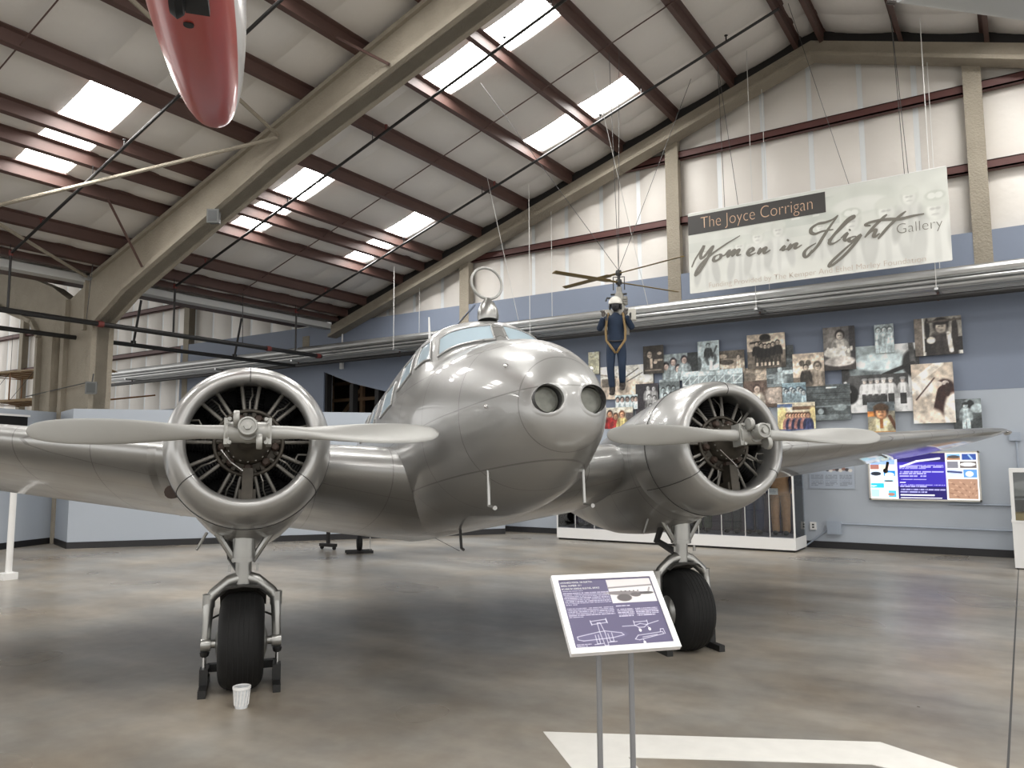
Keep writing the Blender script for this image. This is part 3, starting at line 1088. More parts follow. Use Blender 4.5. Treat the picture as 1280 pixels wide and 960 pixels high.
# things on the fuselage
loop = MB(AC)
by, bz = 0.82, 1.12
loop.lathe([(0.085, 0.0), (0.092, 0.03), (0.085, 0.09), (0.06, 0.15), (0.03, 0.185), (0.022, 0.2)], (0, by, bz), n=20)
loop.build('antenna_base', M_GEAR, fus, smooth=40)
cz = bz + 0.335
MB(AC).tube([(0.14 * math.cos(a), by + 0.02 * math.cos(a), cz + 0.14 * math.sin(a)) for a in (2 * math.pi * j / 40 for j in range(40))], 0.0125, 8, closed=True).build('loop_antenna', M_HUBM, fus, smooth=60)
MB(AC).tube([(-0.2, 2.25, 1.1), (-0.2, 2.28, 1.62)], [0.02, 0.008], 8).build('antenna_mast', M_WHITE, fus)
for sx in (-1, 1):
    x = 0.345 * sx
    p = MB().tube([(x, -1.38, 1.74), (x, -1.41, 1.41)], 0.012, 8).tube([(x, -1.40, 1.412), (x, -1.54, 1.405)], 0.009, 8).lathe([(0.015, -0.015), (0.015, 0.015)], (x, -1.54, 1.405), 'Y', 8)
    p.build('pitot_tube', M_GEAR, fus, smooth=40)
MB(AC).tube([(0, 2.05, -0.50), (0.0, 2.02, -0.72), (0.0, 1.94, -0.74)], 0.014, 6).build('belly_mast', M_DARKGREY, fus)
MB().tube([(0.0, 0.80, 0.87), (0.0, 7.8, 1.0)], 0.003, 4).build('belly_wire', M_WIRE, fus)
for p in ((-0.3, 0.35), (0.3, 0.35), (-0.42, 0.1)):
    MB(AC).ball((p[0] * 1.0, nose_y(p[0], p[1]) - 0.01, p[1]), 0.016, 8, 6).build('fuel_vent', M_CHROME, fus)

# wing ---------------------------------------------------------------
def airfoil(th, camber=0.02, n=22):
    xs = [(1 - math.cos(math.pi * i / n)) / 2 for i in range(n + 1)]
    def yt(x):
        return 5 * th * (0.2969 * math.sqrt(x) - 0.126 * x - 0.3516 * x * x + 0.2843 * x**3 - 0.1036 * x**4)
    def yc(x):
        return camber / 0.16 * (0.8 * x - x * x) if x < 0.4 else camber / 0.36 * (0.2 + 0.8 * x - x * x)
    up = [(x, yc(x) + yt(x)) for x in xs]
    lo = [(x, yc(x) - yt(x)) for x in xs]
    return up[::-1] + lo[1:-1]


def wing_sec(x):
    """leading edge y, z of chord at the nose, chord, thickness"""
    a = abs(x)
    k = (a - 0.7) / 7.6
    le = 1.05 + 0.238 * (a - 0.7)
    ch = 3.6 - 2.3 * k
    z = -0.10 + 0.112 * (min(a, 2.62) - 0.7) + max(0.0, a - 2.62) * (0.138 if x < 0 else 0.092)
    return le, z, ch, 0.168 - 0.06 * k


INC = rad(5.4)


def wing_part(xs, name, parent, tip=False):
    rings = []
    for x in xs:
        le, z, ch, th = wing_sec(x)
        if tip and abs(x) > 7.6:
            q = (abs(x) - 7.6) / 0.78
            g = math.sqrt(max(0.0, 1 - q * q))
            c2 = ch * (0.12 + 0.88 * g)
            le += (ch - c2) * 0.3
            ch, th = c2, th * (0.35 + 0.65 * g)
        r = []
        for u, v in airfoil(th):
            yy, zz = u * ch, v * ch
            r.append((x, le + yy * math.cos(INC) + zz * math.sin(INC), z - yy * math.sin(INC) + zz * math.cos(INC)))
        rings.append(r)
    return MB(AC).loft(rings).build(name, M_WING, parent, smooth=50)


wing_part([-2.62, -1.885, -1.2, -0.6, 0, 0.6, 1.2, 1.885, 2.62], 'wing_center', plane)
for sg in (-1, 1):
    w_ = wing_part([sg * v for v in (2.635, 3.5, 4.5, 5.5, 6.5, 7.2, 7.6, 7.8, 8.0, 8.15, 8.26, 8.33, 8.375)], 'wing', plane, tip=True)
    # aileron line and nav light
    le, z, ch, th = wing_sec(8.0 * sg)
    MB(AC).ball((sg * 8.36, le + 0.33, z + 0.01), (0.03, 0.07, 0.03), 10, 8).build('navigation_light', M_CHROME, w_)
    st = MB(AC)
    le, z, ch, th = wing_sec(2.625 * sg)
    st.loft([[(x_, le + u * ch * math.cos(INC) + v * ch * 1.012 * math.sin(INC) - 0.004, z - u * ch * math.sin(INC) + v * ch * 1.012 * math.cos(INC)) for u, v in airfoil(th)] for x_ in (2.59 * sg, 2.67 * sg)], False, False)
    st.build('joint_strip', M_SKIN, w_, smooth=50)
MB(AC).tube([(6.9, 3.9, 0.32), (6.9, 3.95, 0.22)], 0.02, 6).ball((6.9, 3.97, 0.2), 0.035, 8, 6).build('aileron_weight', M_DARKGREY, plane)

# tail ---------------------------------------------------------------
def surf(xs, le, z, ch, th, name, vertical=False, x0=0.0):
    rings = []
    n = len(xs)
    for i, x in enumerate(xs):
        g = math.sqrt(max(0.02, 1 - (abs(2 * i / (n - 1) - 1)) ** 6))
        r = []
        for u, v in airfoil(th, 0.0, 12):
            yy, zz = le + ch * (1 - g) * 0.4 + u * ch * g, v * ch * g
            r.append((x0 + zz, yy, x) if vertical else (x, yy, z + zz))
        rings.append(r)
    return MB(AC).loft(rings).build(name, M_WING, plane, smooth=50)


surf(list(np.linspace(-2.6, 2.6, 13)), 9.0, 0.62, 1.1, 0.1, 'tailplane')
for sg in (-1, 1):
    surf(list(np.linspace(0.1, 1.45, 9)), 9.0, 0, 1.1, 0.08, 'tail_fin', True, 2.0 * sg)
tw = MB().tube([(0, 8.9, 0.75), (0, 8.75, 0.25)], 0.03, 8).build('tail_gear', M_DARKGREY, plane)
MB().lathe([(0.05, -0.05), (0.13, -0.045), (0.16, -0.02), (0.16, 0.02), (0.13, 0.045), (0.05, 0.05)], (0, 8.72, 0.2), 'X', 20).build('tail_wheel', M_TIRE, tw, smooth=40)

# nacelles, cowlings, engines, propellers ------------------------------
EX = -1.885
nt_ = np.array([(1.0, .545, .55, -.56), (1.3, .535, .535, -.625), (1.8, .49, .475, -.66), (2.4, .42, .39, -.63), (3.0, .32, .29, -.52), (3.6, .2, .17, -.36), (4.3, .03, .02, -.16)])
nac = MB(AC)
rg = []
for y in np.linspace(0.98, 4.3, 26):
    w_, t_, b_ = (float(pchip(nt_[:, 0], nt_[:, k], y)) for k in (1, 2, 3))
    c_ = (t_ + b_) / 2
    rg.append([(EX + w_ * math.sin(a), y, (max(0, t_ - 0) if math.cos(a) > 0 else -b_) * math.cos(a)) for a in (2 * math.pi * j / 48 for j in range(48))])
nac.loft(rg)
nac_o = nac.build('nacelle', M_SKIN, plane, smooth=50)
MB(AC).tube([(EX - 0.3, 1.3, -0.55), (EX - 0.37, 1.28, -0.68)], 0.012, 6).build('drain_tube', M_GEAR, nac_o)

cow = MB(AC)
prof = [(0.50, 0.95), (0.45, 0.62), (0.405, 0.40), (0.397, 0.32), (0.402, 0.275), (0.418, 0.252), (0.44, 0.245), (0.466, 0.255), (0.492, 0.285), (0.515, 0.335), (0.536, 0.40), (0.553, 0.48), (0.565, 0.57), (0.57, 0.68), (0.57, 0.82), (0.563, 0.95), (0.553, 1.03), (0.545, 1.03)]
cow.lathe(prof, (EX, 0, 0), 'Y', 72, cap=False)
cowl = cow.build('cowling', M_COWL, plane, smooth=60)
for a in (90, 215, 325):
    a = rad(a)
    pts = [(EX + (r + 0.0008) * math.cos(a), h, (r + 0.0008) * math.sin(a)) for r, h in prof[4:-2]]
    MB(AC).tube(pts, 0.0035, 5).build('cowl_seam', M_SEAM, cowl)
ring_pts = [(EX + 0.5735 * math.cos(t), 0.72, 0.5735 * math.sin(t)) for t in (2 * math.pi * j / 72 for j in range(72))]
MB(AC).tube(ring_pts, 0.003, 5, closed=True).build('cowl_ring_seam', M_SEAM, cowl)

eng = MB(AC)
eng.lathe([(0.055, 0.1), (0.07, 0.12), (0.08, 0.2), (0.10, 0.25), (0.135, 0.29), (0.15, 0.32), (0.155, 0.40), (0.20, 0.42), (0.21, 0.46), (0.21, 0.75)], (EX, 0, 0), 'Y', 36)
engine = eng.build('engine', M_CRANK, plane, smooth=40)
for k in range(18):
    a = 2 * math.pi * (k + 0.5) / 18
    MB(AC).lathe([(0.007, -0.012), (0.008, 0.0)], (EX + 0.143 * math.cos(a), 0.318, 0.143 * math.sin(a)), 'Y', 6).build('case_bolt', M_TUBE, engine)
for k in range(9):
    a = math.pi / 2 + 2 * math.pi * (k + 0.5) / 9
    MB(AC).lathe([(0.02, 0.37), (0.03, 0.39), (0.032, 0.44)], (EX + 0.175 * math.cos(a), 0, 0.175 * math.sin(a)), 'Y', 10).build('case_boss', M_RUST, engine)
MB(AC).lathe([(0.52, 0.84), (0.52, 0.88)], (EX, 0, 0), 'Y', 40).build('baffle', M_ENGB, engine)
for k in range(9):
    A_ = math.pi / 2 + 2 * math.pi * k / 9
    Rm = Matrix.Translation((EX, 0, 0)) @ Matrix.Rotation(-(A_ - math.pi / 2), 4, 'Y')
    pr_ = []
    for i in range(12):
        h = 0.19 + 0.021 * i
        pr_ += [(0.088, h), (0.098, h + 0.006), (0.088, h + 0.012)]
    c = MB(AC @ Rm).lathe(pr_, (0, 0.62, 0), 'Z', 16)
    c.box(-0.1, 0.1, 0.52, 0.72, 0.43, 0.455)
    cyl = c.build('cylinder', M_ENGB, engine)
    for s_ in (-1, 1):
        MB(AC @ Rm).tube([(s_ * 0.03, 0.42, 0.195), (s_ * 0.068, 0.47, 0.47)], 0.0135, 8).build('pushrod_tube', M_TUBE, engine, smooth=60)
        MB(AC @ Rm).lathe([(0.019, 0.0), (0.019, 0.035), (0.014, 0.04)], (s_ * 0.03, 0.42, 0.175), 'Z', 8).build('tappet_boss', M_CRANK, engine)
        MB(AC @ Rm).ball((s_ * 0.075, 0.5, 0.47), (0.035, 0.05, 0.035), 10, 6).build('rocker_box', M_ENGB, engine)
    MB(AC @ Rm).tube([(0.0, 0.40, 0.235), (0.0, 0.385, 0.29), (0.015, 0.43, 0.34), (0.01, 0.5, 0.41)], 0.006, 6).build('ignition_lead', M_TUBE, engine)
hr = [(EX + 0.225 * math.cos(t), 0.405, 0.225 * math.sin(t)) for t in (2 * math.pi * j / 40 for j in range(40))]
MB(AC).tube(hr, 0.014, 8, closed=True).build('ignition_ring', M_CRANK, engine, smooth=60)
MB(AC).box(EX - 0.035, EX + 0.035, 0.30, 0.42, -0.42, -0.19).box(EX - 0.055, EX + 0.055, 0.32, 0.45, -0.46, -0.33).build('oil_sump', M_CRANK, engine)
for sx, sz in ((1, 0.07), (1, -0.11), (-1, 0.13)):
    xx = EX + sx * 0.33
    MB(AC).tube([(xx + sx * 0.09, 0.45, sz + 0.03), (xx, 0.43, sz + 0.03), (xx - sx * 0.015, 0.43, sz), (xx, 0.43, sz - 0.03), (xx + sx * 0.09, 0.45, sz - 0.03)], 0.007, 6).build('primer_loop', M_TUBE, engine)
MB(AC).tube([(EX - 0.17, 0.2, -0.08), (EX - 0.1, 0.17, -0.17), (EX - 0.03, 0.2, -0.22)], 0.004, 5).build('bonding_wire', M_CHROME, engine)

hub = MB(AC)
hub.tube([(EX - 0.135, 0, 0), (EX - 0.12, 0, 0)], 0.075, 20).tube([(EX - 0.12, 0, 0), (EX + 0.12, 0, 0)], 0.068, 20).tube([(EX + 0.12, 0, 0), (EX + 0.135, 0, 0)], 0.075, 20)
for s_ in (-1, 1):
    hub.box(EX + s_ * 0.128 - 0.016, EX + s_ * 0.128 + 0.016, -0.055, 0.055, -0.085, 0.085)
    for z_ in (-0.075, 0.075):
        hub.lathe([(0.012, -0.025), (0.014, -0.02), (0.014, 0.0)], (EX + s_ * 0.11, -0.045, z_), 'Y', 8)
hub.lathe([(0.055, 0.2), (0.06, 0.0), (0.06, -0.06)], (EX, 0, 0), 'Y', 20)
prop = hub.build('propeller', M_HUBM, plane, smooth=40)
dm = MB(AC).lathe([(0.052, -0.04), (0.056, -0.09), (0.061, -0.10), (0.061, -0.16), (0.056, -0.172), (0.048, -0.172), (0.046, -0.162), (0.0, -0.162)], (EX, 0, 0.012), 'Y', 28)
dm.build('prop_dome', M_HUBM, prop, smooth=35)
MB(AC).lathe([(0.026, -0.16), (0.026, -0.185), (0.0, -0.187)], (EX, 0, 0.012), 'Y', 6).build('dome_bolt', M_HUBM, prop)
for s_ in (-1, 1):
    cwt = MB(AC).lathe([(0.046, -0.018), (0.05, -0.012), (0.05, 0.012), (0.046, 0.018)], (EX + s_ * 0.07, -0.09, -s_ * 0.075), 'X', 20)
    cwt.beam((EX + s_ * 0.07, -0.02, -s_ * 0.02), (EX + s_ * 0.07, -0.09, -s_ * 0.075), 0.03, 0.05)
    cwt.build('counterweight', M_HUBM, prop, smooth=40)
bt = np.array([(0.13, .092, .092, 70), (0.22, .094, .088, 55), (0.34, .112, .068, 42), (0.5, .150, .044, 35), (0.68, .182, .03, 30), (0.85, .192, .022, 26), (1.0, .184, .017, 23), (1.12, .158, .013, 21), (1.19, .125, .010, 20), (1.225, .09, .008, 20), (1.245, .045, .006, 20), (1.25, .012, .004, 20)])
for s_ in (-1, 1):
    rg = []
    for r in list(np.linspace(0.13, 1.19, 24)) + [1.205, 1.22, 1.232, 1.241, 1.247, 1.25]:
        ch_, tk_, be_ = (float(pchip(bt[:, 0], bt[:, k], r)) for k in (1, 2, 3))
        be_ = rad(be_)
        ch_ *= 0.86 if r > 0.4 else 1.0 - 0.14 * max(0, (r - 0.2) / 0.2)
        pts = []
        for j in range(20):
            a = 2 * math.pi * j / 20
            u, v = math.cos(a) * ch_ / 2, math.sin(a) * tk_ / 2 * (1 if ch_ / tk_ < 1.4 else (1 - 0.35 * math.cos(a)))
            # chord direction lies in the disc (z) turned by the pitch towards the flight direction (y)
            pts.append((EX + s_ * r, (u * math.sin(be_) * s_ + v * math.cos(be_)), (u * math.cos(be_) - v * math.sin(be_) * s_)))
        rg.append(pts)
    MB(AC).loft(rg).build('blade', M_PROP, prop, smooth=60)

# main landing gear ---------------------------------------------------
GX = -1.91
WR, WZ = 0.36, 0.345
g = MB()
g.tube([(GX, 0.02, 1.2), (GX, 0.02, 0.98)], 0.085, 18).tube([(GX, 0.02, 0.98), (GX, 0.02, 0.95)], 0.092, 18).tube([(GX, 0.02, 0.95), (GX, 0.02, 0.78)], 0.06, 16)
for s_ in (-1, 1):
    g.tube([(GX, 0.02, 0.83), (GX + s_ * 0.10, 0.03, 0.80), (GX + s_ * 0.21, 0.03, 0.71), (GX + s_ * 0.245, 0.03, 0.66), (GX + s_ * 0.25, 0.0, 0.5), (GX + s_ * 0.255, 0.0, 0.36)], [0.055, 0.048, 0.044, 0.042, 0.034, 0.034], 12)
    g.lathe([(0.05, -0.035), (0.055, 0.0), (0.05, 0.035)], (GX + s_ * 0.255, 0, WZ), 'X', 16)
    g.lathe([(0.045, -0.05), (0.045, 0.05)], (GX + s_ * 0.245, 0.03, 0.66), 'Z', 12)
    g.tube([(GX + s_ * 0.2, 0.02, 1.17), (GX + s_ * 0.06, 0.02, 0.95)], 0.026, 8)
    g.tube([(GX + s_ * 0.1, -0.04, 0.93), (GX + s_ * 0.1, -0.04, 0.88)], 0.012, 6)
g.tube([(GX - 0.255, 0, WZ), (GX + 0.255, 0, WZ)], 0.032, 12)
gear = g.build('landing_gear', M_GEAR, plane, smooth=40)
tp = []
for i in range(33):
    a = math.pi * (i / 32)
    ca, sa = math.cos(a), math.sin(a)
    hw = -0.165 * math.copysign(abs(ca) ** 0.75, ca)
    rr = 0.17 + (WR - 0.17) * abs(sa) ** 0.5
    tp.append((rr, hw))
grooved = []
for r_, h_ in tp:
    grooved.append((r_, h_))
tire = MB().lathe(grooved, (GX, 0, WZ + 0.012), 'X', 56)
tr_o = tire.build('tire', M_TIRE, gear, smooth=60)
for h_ in (-0.09, -0.05, -0.015, 0.02, 0.055, 0.09):
    k = float(np.interp(h_, [t[1] for t in tp], [t[0] for t in tp]))
    MB().tube([(GX + h_, k * math.cos(t), WZ + 0.012 + k * math.sin(t)) for t in (2 * math.pi * j / 56 for j in range(56))], 0.0035, 5, closed=True).build('tread_rib', mat('rubber_rib', (0.018, 0.018, 0.018, 1), 0.7, spec=0.2), gear)
MB().lathe([(0.03, -0.19), (0.07, -0.185), (0.14, -0.165), (0.165, -0.14), (0.165, 0.14), (0.14, 0.165), (0.07, 0.185), (0.03, 0.19)], (GX, 0, WZ), 'X', 32).build('wheel_hub', M_GEAR, gear, smooth=40)
fn = MB()
rg = []
for i in range(15):
    a = rad(35 + i * 4.7)
    R_ = 0.43
    yy, zz = R_ * math.cos(a), WZ + R_ * math.sin(a)
    rg.append([(GX + x_, yy + t_ * math.cos(a), zz + t_ * math.sin(a)) for x_, t_ in ((-0.175, -0.05), (-0.13, -0.005), (0, 0.012), (0.13, -0.005), (0.175, -0.05), (0.13, -0.017), (0, 0.0), (-0.13, -0.017))])
fn.loft(rg)
fn.build('mudguard', mat('mudguard_dark', (0.035, 0.033, 0.03, 1), 0.45), gear, smooth=50)
for s_ in (-1, 1):
    MB().tube([(GX + s_ * 0.24, 0.02, 0.52), (GX + s_ * 0.17, 0.1, 0.54), (GX + s_ * 0.1, 0.2, 0.5)], 0.008, 6).build('brake_hose', M_DARKGREY, gear)
MB().tube([(GX - 0.12, 0.12, 1.15), (GX - 0.1, 0.3, 0.95), (GX - 0.02, 0.1, 0.86)], 0.035, 8).build('retraction_link', M_DARKGREY, gear)

# second set on the other side
for o, dx in ((nac_o, 3.77), (cowl, 3.77), (engine, 3.77), (prop, 3.77), (gear, 3.82)):
    c = copy_tree(o, plane)
    c.location.x += dx
    if o is nac_o:
        nac_r = c

for par, sg in ((nac_o, -1), (nac_r, 1)):
    cx = EX if sg < 0 else EX
    MB(AC).tube([(cx + sg * 0.48, 1.3, -0.22), (cx + sg * 0.535, 1.15, -0.25), (cx + sg * 0.545, 1.06, -0.26)], [0.045, 0.05, 0.05], 12).build('exhaust_pipe', M_RUST, par, smooth=40)
STROKES= [[(-5.438, 5.633), (-5.362, 5.786), (-5.251, 5.933), (-5.189, 6.016), (-5.172, 6.037), (-5.203, 5.949), (-5.241, 5.861), (-5.232, 5.79), (-5.172, 5.816), (-5.063, 5.927), (-5.003, 5.987), (-4.987, 5.989), (-5.042, 5.877), (-5.128, 5.728), (-5.214, 5.601), (-5.299, 5.497), (-5.36, 5.459), (-5.333, 5.548), (-5.235, 5.674), (-5.115, 5.772), (-4.972, 5.866), (-4.809, 5.956), (-4.67, 6.025), (-4.532, 6.083), (-4.43, 6.127)], [(-4.87, 5.816), (-4.952, 5.782), (-4.982, 5.718), (-4.932, 5.694), (-4.85, 5.732), (-4.825, 5.793), (-4.87, 5.816)], [(-4.826, 5.775), (-4.746, 5.785), (-4.652, 5.862), (-4.69, 5.742), (-4.585, 5.84), (-4.551, 5.851), (-4.6, 5.745), (-4.496, 5.838), (-4.462, 5.837), (-4.499, 5.743), (-4.421, 5.747)], [(-4.3, 5.728), (-4.188, 5.79), (-4.208, 5.838), (-4.264, 5.813), (-4.295, 5.75), (-4.246, 5.704), (-4.135, 5.736)], [(-4.115, 5.711), (-4.046, 5.808), (-4.082, 5.71), (-3.982, 5.797), (-3.939, 5.795), (-3.978, 5.723), (-3.942, 5.706), (-3.855, 5.748)], [(-3.687, 5.711), (-3.589, 5.784), (-3.623, 5.712), (-3.56, 5.724)], [(-3.538, 5.872), (-3.509, 5.898)], [(-3.561, 5.702), (-3.474, 5.798), (-3.519, 5.702), (-3.423, 5.785), (-3.365, 5.787), (-3.4, 5.727), (-3.364, 5.711), (-3.27, 5.754)], [(-2.704, 5.955), (-2.895, 5.953), (-3.025, 5.925), (-3.097, 5.965), (-3.085, 6.044), (-2.975, 6.106), (-2.824, 6.114), (-2.696, 6.149), (-2.609, 6.211)], [(-2.62, 6.193), (-2.743, 6.042), (-2.878, 5.858), (-2.992, 5.692), (-3.105, 5.583), (-3.083, 5.616), (-3.188, 5.514), (-3.238, 5.543), (-3.224, 5.617), (-3.14, 5.69), (-3.017, 5.746)], [(-2.808, 5.766), (-2.666, 5.868), (-2.471, 6.04), (-2.354, 6.11), (-2.359, 6.143), (-2.447, 6.104), (-2.621, 5.929), (-2.754, 5.78), (-2.779, 5.704), (-2.705, 5.692), (-2.587, 5.752)], [(-2.587, 5.764), (-2.469, 5.846), (-2.519, 5.752), (-2.489, 5.714), (-2.421, 5.759)], [(-2.436, 5.888), (-2.41, 5.907)], [(-2.319, 5.76), (-2.401, 5.756), (-2.448, 5.707), (-2.4, 5.683), (-2.31, 5.736), (-2.247, 5.77), (-2.345, 5.633), (-2.518, 5.457), (-2.69, 5.325), (-2.797, 5.272), (-2.774, 5.337), (-2.621, 5.473), (-2.428, 5.624), (-2.238, 5.751)], [(-2.179, 5.714), (-2.031, 5.873), (-1.885, 6.003), (-1.793, 6.075)], [(-2.158, 5.733), (-2.074, 5.808), (-1.989, 5.821), (-2.028, 5.727), (-1.995, 5.706), (-1.927, 5.748)], [(-1.962, 5.649), (-1.815, 5.813), (-1.631, 5.979), (-1.488, 6.076)], [(-2.069, 5.913), (-2.148, 5.938), (-2.122, 5.967), (-2.025, 5.983), (-1.827, 5.988), (-1.594, 5.955), (-1.401, 5.971), (-1.208, 5.977)]]
# ------------------------------------------------------------------ hanging banner
M_EDGE = mat('board_edge', (0.25, 0.24, 0.23, 1), 0.6)
M_VINYL = MATS['print']
BX0, BX1, BZ0, BZ1, BY = -5.49, -0.825, 5.1, 6.755, 15.0
ik = Ink(280, 100, (214, 216, 210))
ik.fade = 0.42
ik.grad(0, 1, (206, 209, 202), (220, 221, 214))
ik.rect(0.40, 0.10, 0.62, 0.42, (190, 195, 188)).rect(0.44, 0.06, 0.47, 0.3, (214, 216, 210)).rect(0.52, 0.06, 0.545, 0.3, (214, 216, 210))
ik.oval(0.7, 0.2, 0.12, 0.14, (202, 206, 198)).oval(0.7, 0.25, 0.09, 0.08, (216, 218, 212)).rect(0.0, 0.38, 0.55, 0.5, (204, 207, 200))
for x, y, s, b in ((0.08, 0.5, .13, 214), (0.225, 0.5, .13, 216), (0.30, 0.42, .14, 220), (0.385, 0.38, .14, 222), (0.55, 0.42, .11, 214), (0.665, 0.42, .17, 216), (0.79, 0.36, .19, 222), (0.87, 0.25, .15, 206), (0.955, 0.42, .2, 222)):
    ik.person(x, y, s, (b, b + 1, b - 4), (226, 227, 221), (196, 199, 191), hat=(205, 208, 200))
for x, y in ((0.665, 0.33), (0.955, 0.29)):
    ik.oval(x, y, 0.032, 0.05, (192, 196, 187)).oval(x - 0.012, y, 0.012, 0.03, (220, 222, 216)).oval(x + 0.012, y, 0.012, 0.03, (220, 222, 216))
ik.blotch(0.02, 9)
ik.a = ik.a * 0.8 + np.array((217, 218, 212)) * 0.2
ban = thing('hanging_banner', 'wide pale hanging banner with script lettering over faded faces', 'banner', (BX0, BY, BZ0))


def bl(x, z, dy=0.0):
    return (x - BX0, dy, z - BZ0)


link('banner_sheet', ink_mesh('banner_sheet', ik, bl(BX0, BZ0), (BX1 - BX0, 0, 0), (0, 0, BZ1 - BZ0), M_VINYL, 0.006, M_WHITE), ban)
M_INKD = mat('banner_charcoal', (0.045, 0.042, 0.04, 1), 0.45)
M_INKG = mat('banner_taupe', (0.165, 0.155, 0.13, 1), 0.5)
M_INKT = mat('banner_tan', (0.62, 0.42, 0.28, 1), 0.5)
M_INKF = mat('banner_faint_tan', (0.50, 0.41, 0.34, 1), 0.5)
MB().box(BX0 - BX0, -2.82 - BX0, -0.004, -0.001, 6.305 - BZ0, 6.7 - BZ0).build('dark_strip', M_INKD, ban)['label'] = 'charcoal strip across the upper left of the banner'
text_mesh('lettering', 'The Joyce Corrigan', 2.17, 0.245, bl(-5.22, 6.405, -0.004), (1, 0, 0), (0, 0, 1), M_INKT, ban, 0.003, -0.02)['label'] = 'tan lettering on the charcoal strip'
text_mesh('lettering', 'Gallery', 0.71, 0.185, bl(-1.65, 5.69, -0.002), (1, 0, 0), (0, 0, 1), M_INKG, ban, 0.003, -0.02)['label'] = 'thin grey word at the right of the script'
text_mesh('lettering', 'Funding Provided by The Kemper And Ethel Marley Foundation', 3.86, 0.105, bl(-5.085, 5.165, -0.002), (1, 0, -0.008), (0, 0, 1), M_INKF, ban, 0.003, -0.018)['label'] = 'small tan line along the lower edge of the banner'


def smooth_line(pts, k=6):
    out = []
    n = len(pts)
    for i in range(n - 1):
        p0, p1, p2, p3 = pts[max(i - 1, 0)], pts[i], pts[i + 1], pts[min(i + 2, n - 1)]
        for j in range(k):
            t = j / k
            out.append(tuple(0.5 * (2 * p1[c] + (p2[c] - p0[c]) * t + (2 * p0[c] - 5 * p1[c] + 4 * p2[c] - p3[c]) * t * t + (3 * p1[c] - p0[c] - 3 * p2[c] + p3[c]) * t**3) for c in (0, 1)))
    out.append(pts[-1])
    return out


def ribbon(mb, pts, y, nib=(0.036, 0.019), ang=rad(20)):
    """pen stroke with a broad nib: width changes with direction"""
    q = smooth_line(pts)
    vs = []
    for i, p in enumerate(q):
        a, b = q[max(i - 1, 0)], q[min(i + 1, len(q) - 1)]
        d = math.atan2(b[1] - a[1], b[0] - a[0])
        wd = nib[1] + (nib[0] - nib[1]) * abs(math.sin(d - ang))
        e = min(1, 0.45 + 3.0 * min(i, len(q) - 1 - i) / len(q))
        nx, nz = -math.sin(d) * wd * e, math.cos(d) * wd * e
        yy = y - 0.004 * i / len(q)
        vs += [bl(p[0] + nx, p[1] + nz, yy), bl(p[0] - nx, p[1] - nz, yy)]
    mb.add(vs, [(2 * i, 2 * i + 1, 2 * i + 3, 2 * i + 2) for i in range(len(q) - 1)])


words = {'Women': range(0, 5), 'in': range(5, 8), 'Flight': range(8, 18)}
for wname, idx in words.items():
    rb = MB()
    for k, i in enumerate(idx):
        ribbon(rb, STROKES[i], -0.003 - 0.0006 * k)
    rb.build('script_word', M_INKG, ban)
for i, (x, xt) in enumerate(((-4.72, -4.75), (-4.45, -4.75), (-1.48, -1.55), (-1.42, -1.55))):
    MB().tube([bl(x, BZ1, 0.0), bl(xt, zp(xt) + 0.03, -0.05)], 0.006, 5).build('hanging_wire', M_WIRE, ban)
MB().tube([bl(BX0 + 0.01, BZ1, 0.01), bl(BX1 - 0.01, BZ1, 0.01)], 0.012, 6).build('top_rod', M_WHITE, ban)
MB().tube([bl(BX0 + 0.01, BZ0, 0.01), bl(BX1 - 0.01, BZ0, 0.01)], 0.012, 6).build('bottom_rod', M_WHITE, ban)

# ------------------------------------------------------------------ wall of photographs
G = lambda v: (v, v, v)
SE = lambda v: (v, v * 0.93, v * 0.85)
BLU = lambda v: (v * 0.92, v * 0.985, v * 1.0)


def plane_side(ik, cx, cy, L, c, rot=0.0):
    ik.oval(cx, cy, L, L * 0.16, c, rot=rot).line([(cx - L * 0.9, cy + L * .1), (cx + L * 0.5, cy + L * 0.22)], 0.02, tuple(v * 0.8 for v in c)).line([(cx + L * 0.85, cy), (cx + L * 1.0, cy - L * 0.4)], 0.02, c)


def p_portrait(ik):
    ik.a[:] = SE(58)
    ik.person(.33, .3, .22, SE(70), SE(205), SE(40)).rect(.35, .45, .45, .8, SE(190)).rect(.55, .5, .95, .56, SE(150)).oval(.8, .3, .1, .05, SE(160)).rect(.1, .85, .9, .9, SE(120)).oval(.6, .6, .08, .05, SE(200))


def p_bluecrowd(ik):
    ik.a[:] = BLU(120)
    ik.rect(0, 0, 1, .25, BLU(150)).rect(.7, 0, 1, 1, BLU(60))
    for x, y in ((.12, .45), (.32, .3), (.45, .55), (.62, .25)):
        ik.person(x, y, .22, BLU(170 if x < .4 else 200), (200, 180, 170), (40, 35, 40))


def p_engine(ik):
    ik.a[:] = BLU(196)
    ik.oval(.62, .62, .24, .2, BLU(90)).oval(.62, .62, .12, .1, BLU(190)).line([(.62, .62), (.88, .2)], .03, BLU(90)).line([(.62, .62), (.6, .98)], .05, BLU(240)).person(.5, .16, .12, BLU(70), BLU(190), BLU(60)).oval(.05, .75, .12, .2, BLU(90))


def p_sepia(ik):
    ik.a[:] = SE(150)
    ik.rect(0, 0, 1, .35, SE(95)).oval(.5, .6, .5, .16, SE(200)).oval(.35, .5, .25, .1, SE(80)).person(.78, .3, .16, SE(220), SE(200), SE(70)).rect(0, .8, 1, 1, SE(165)).oval(.2, .25, .15, .08, SE(170))


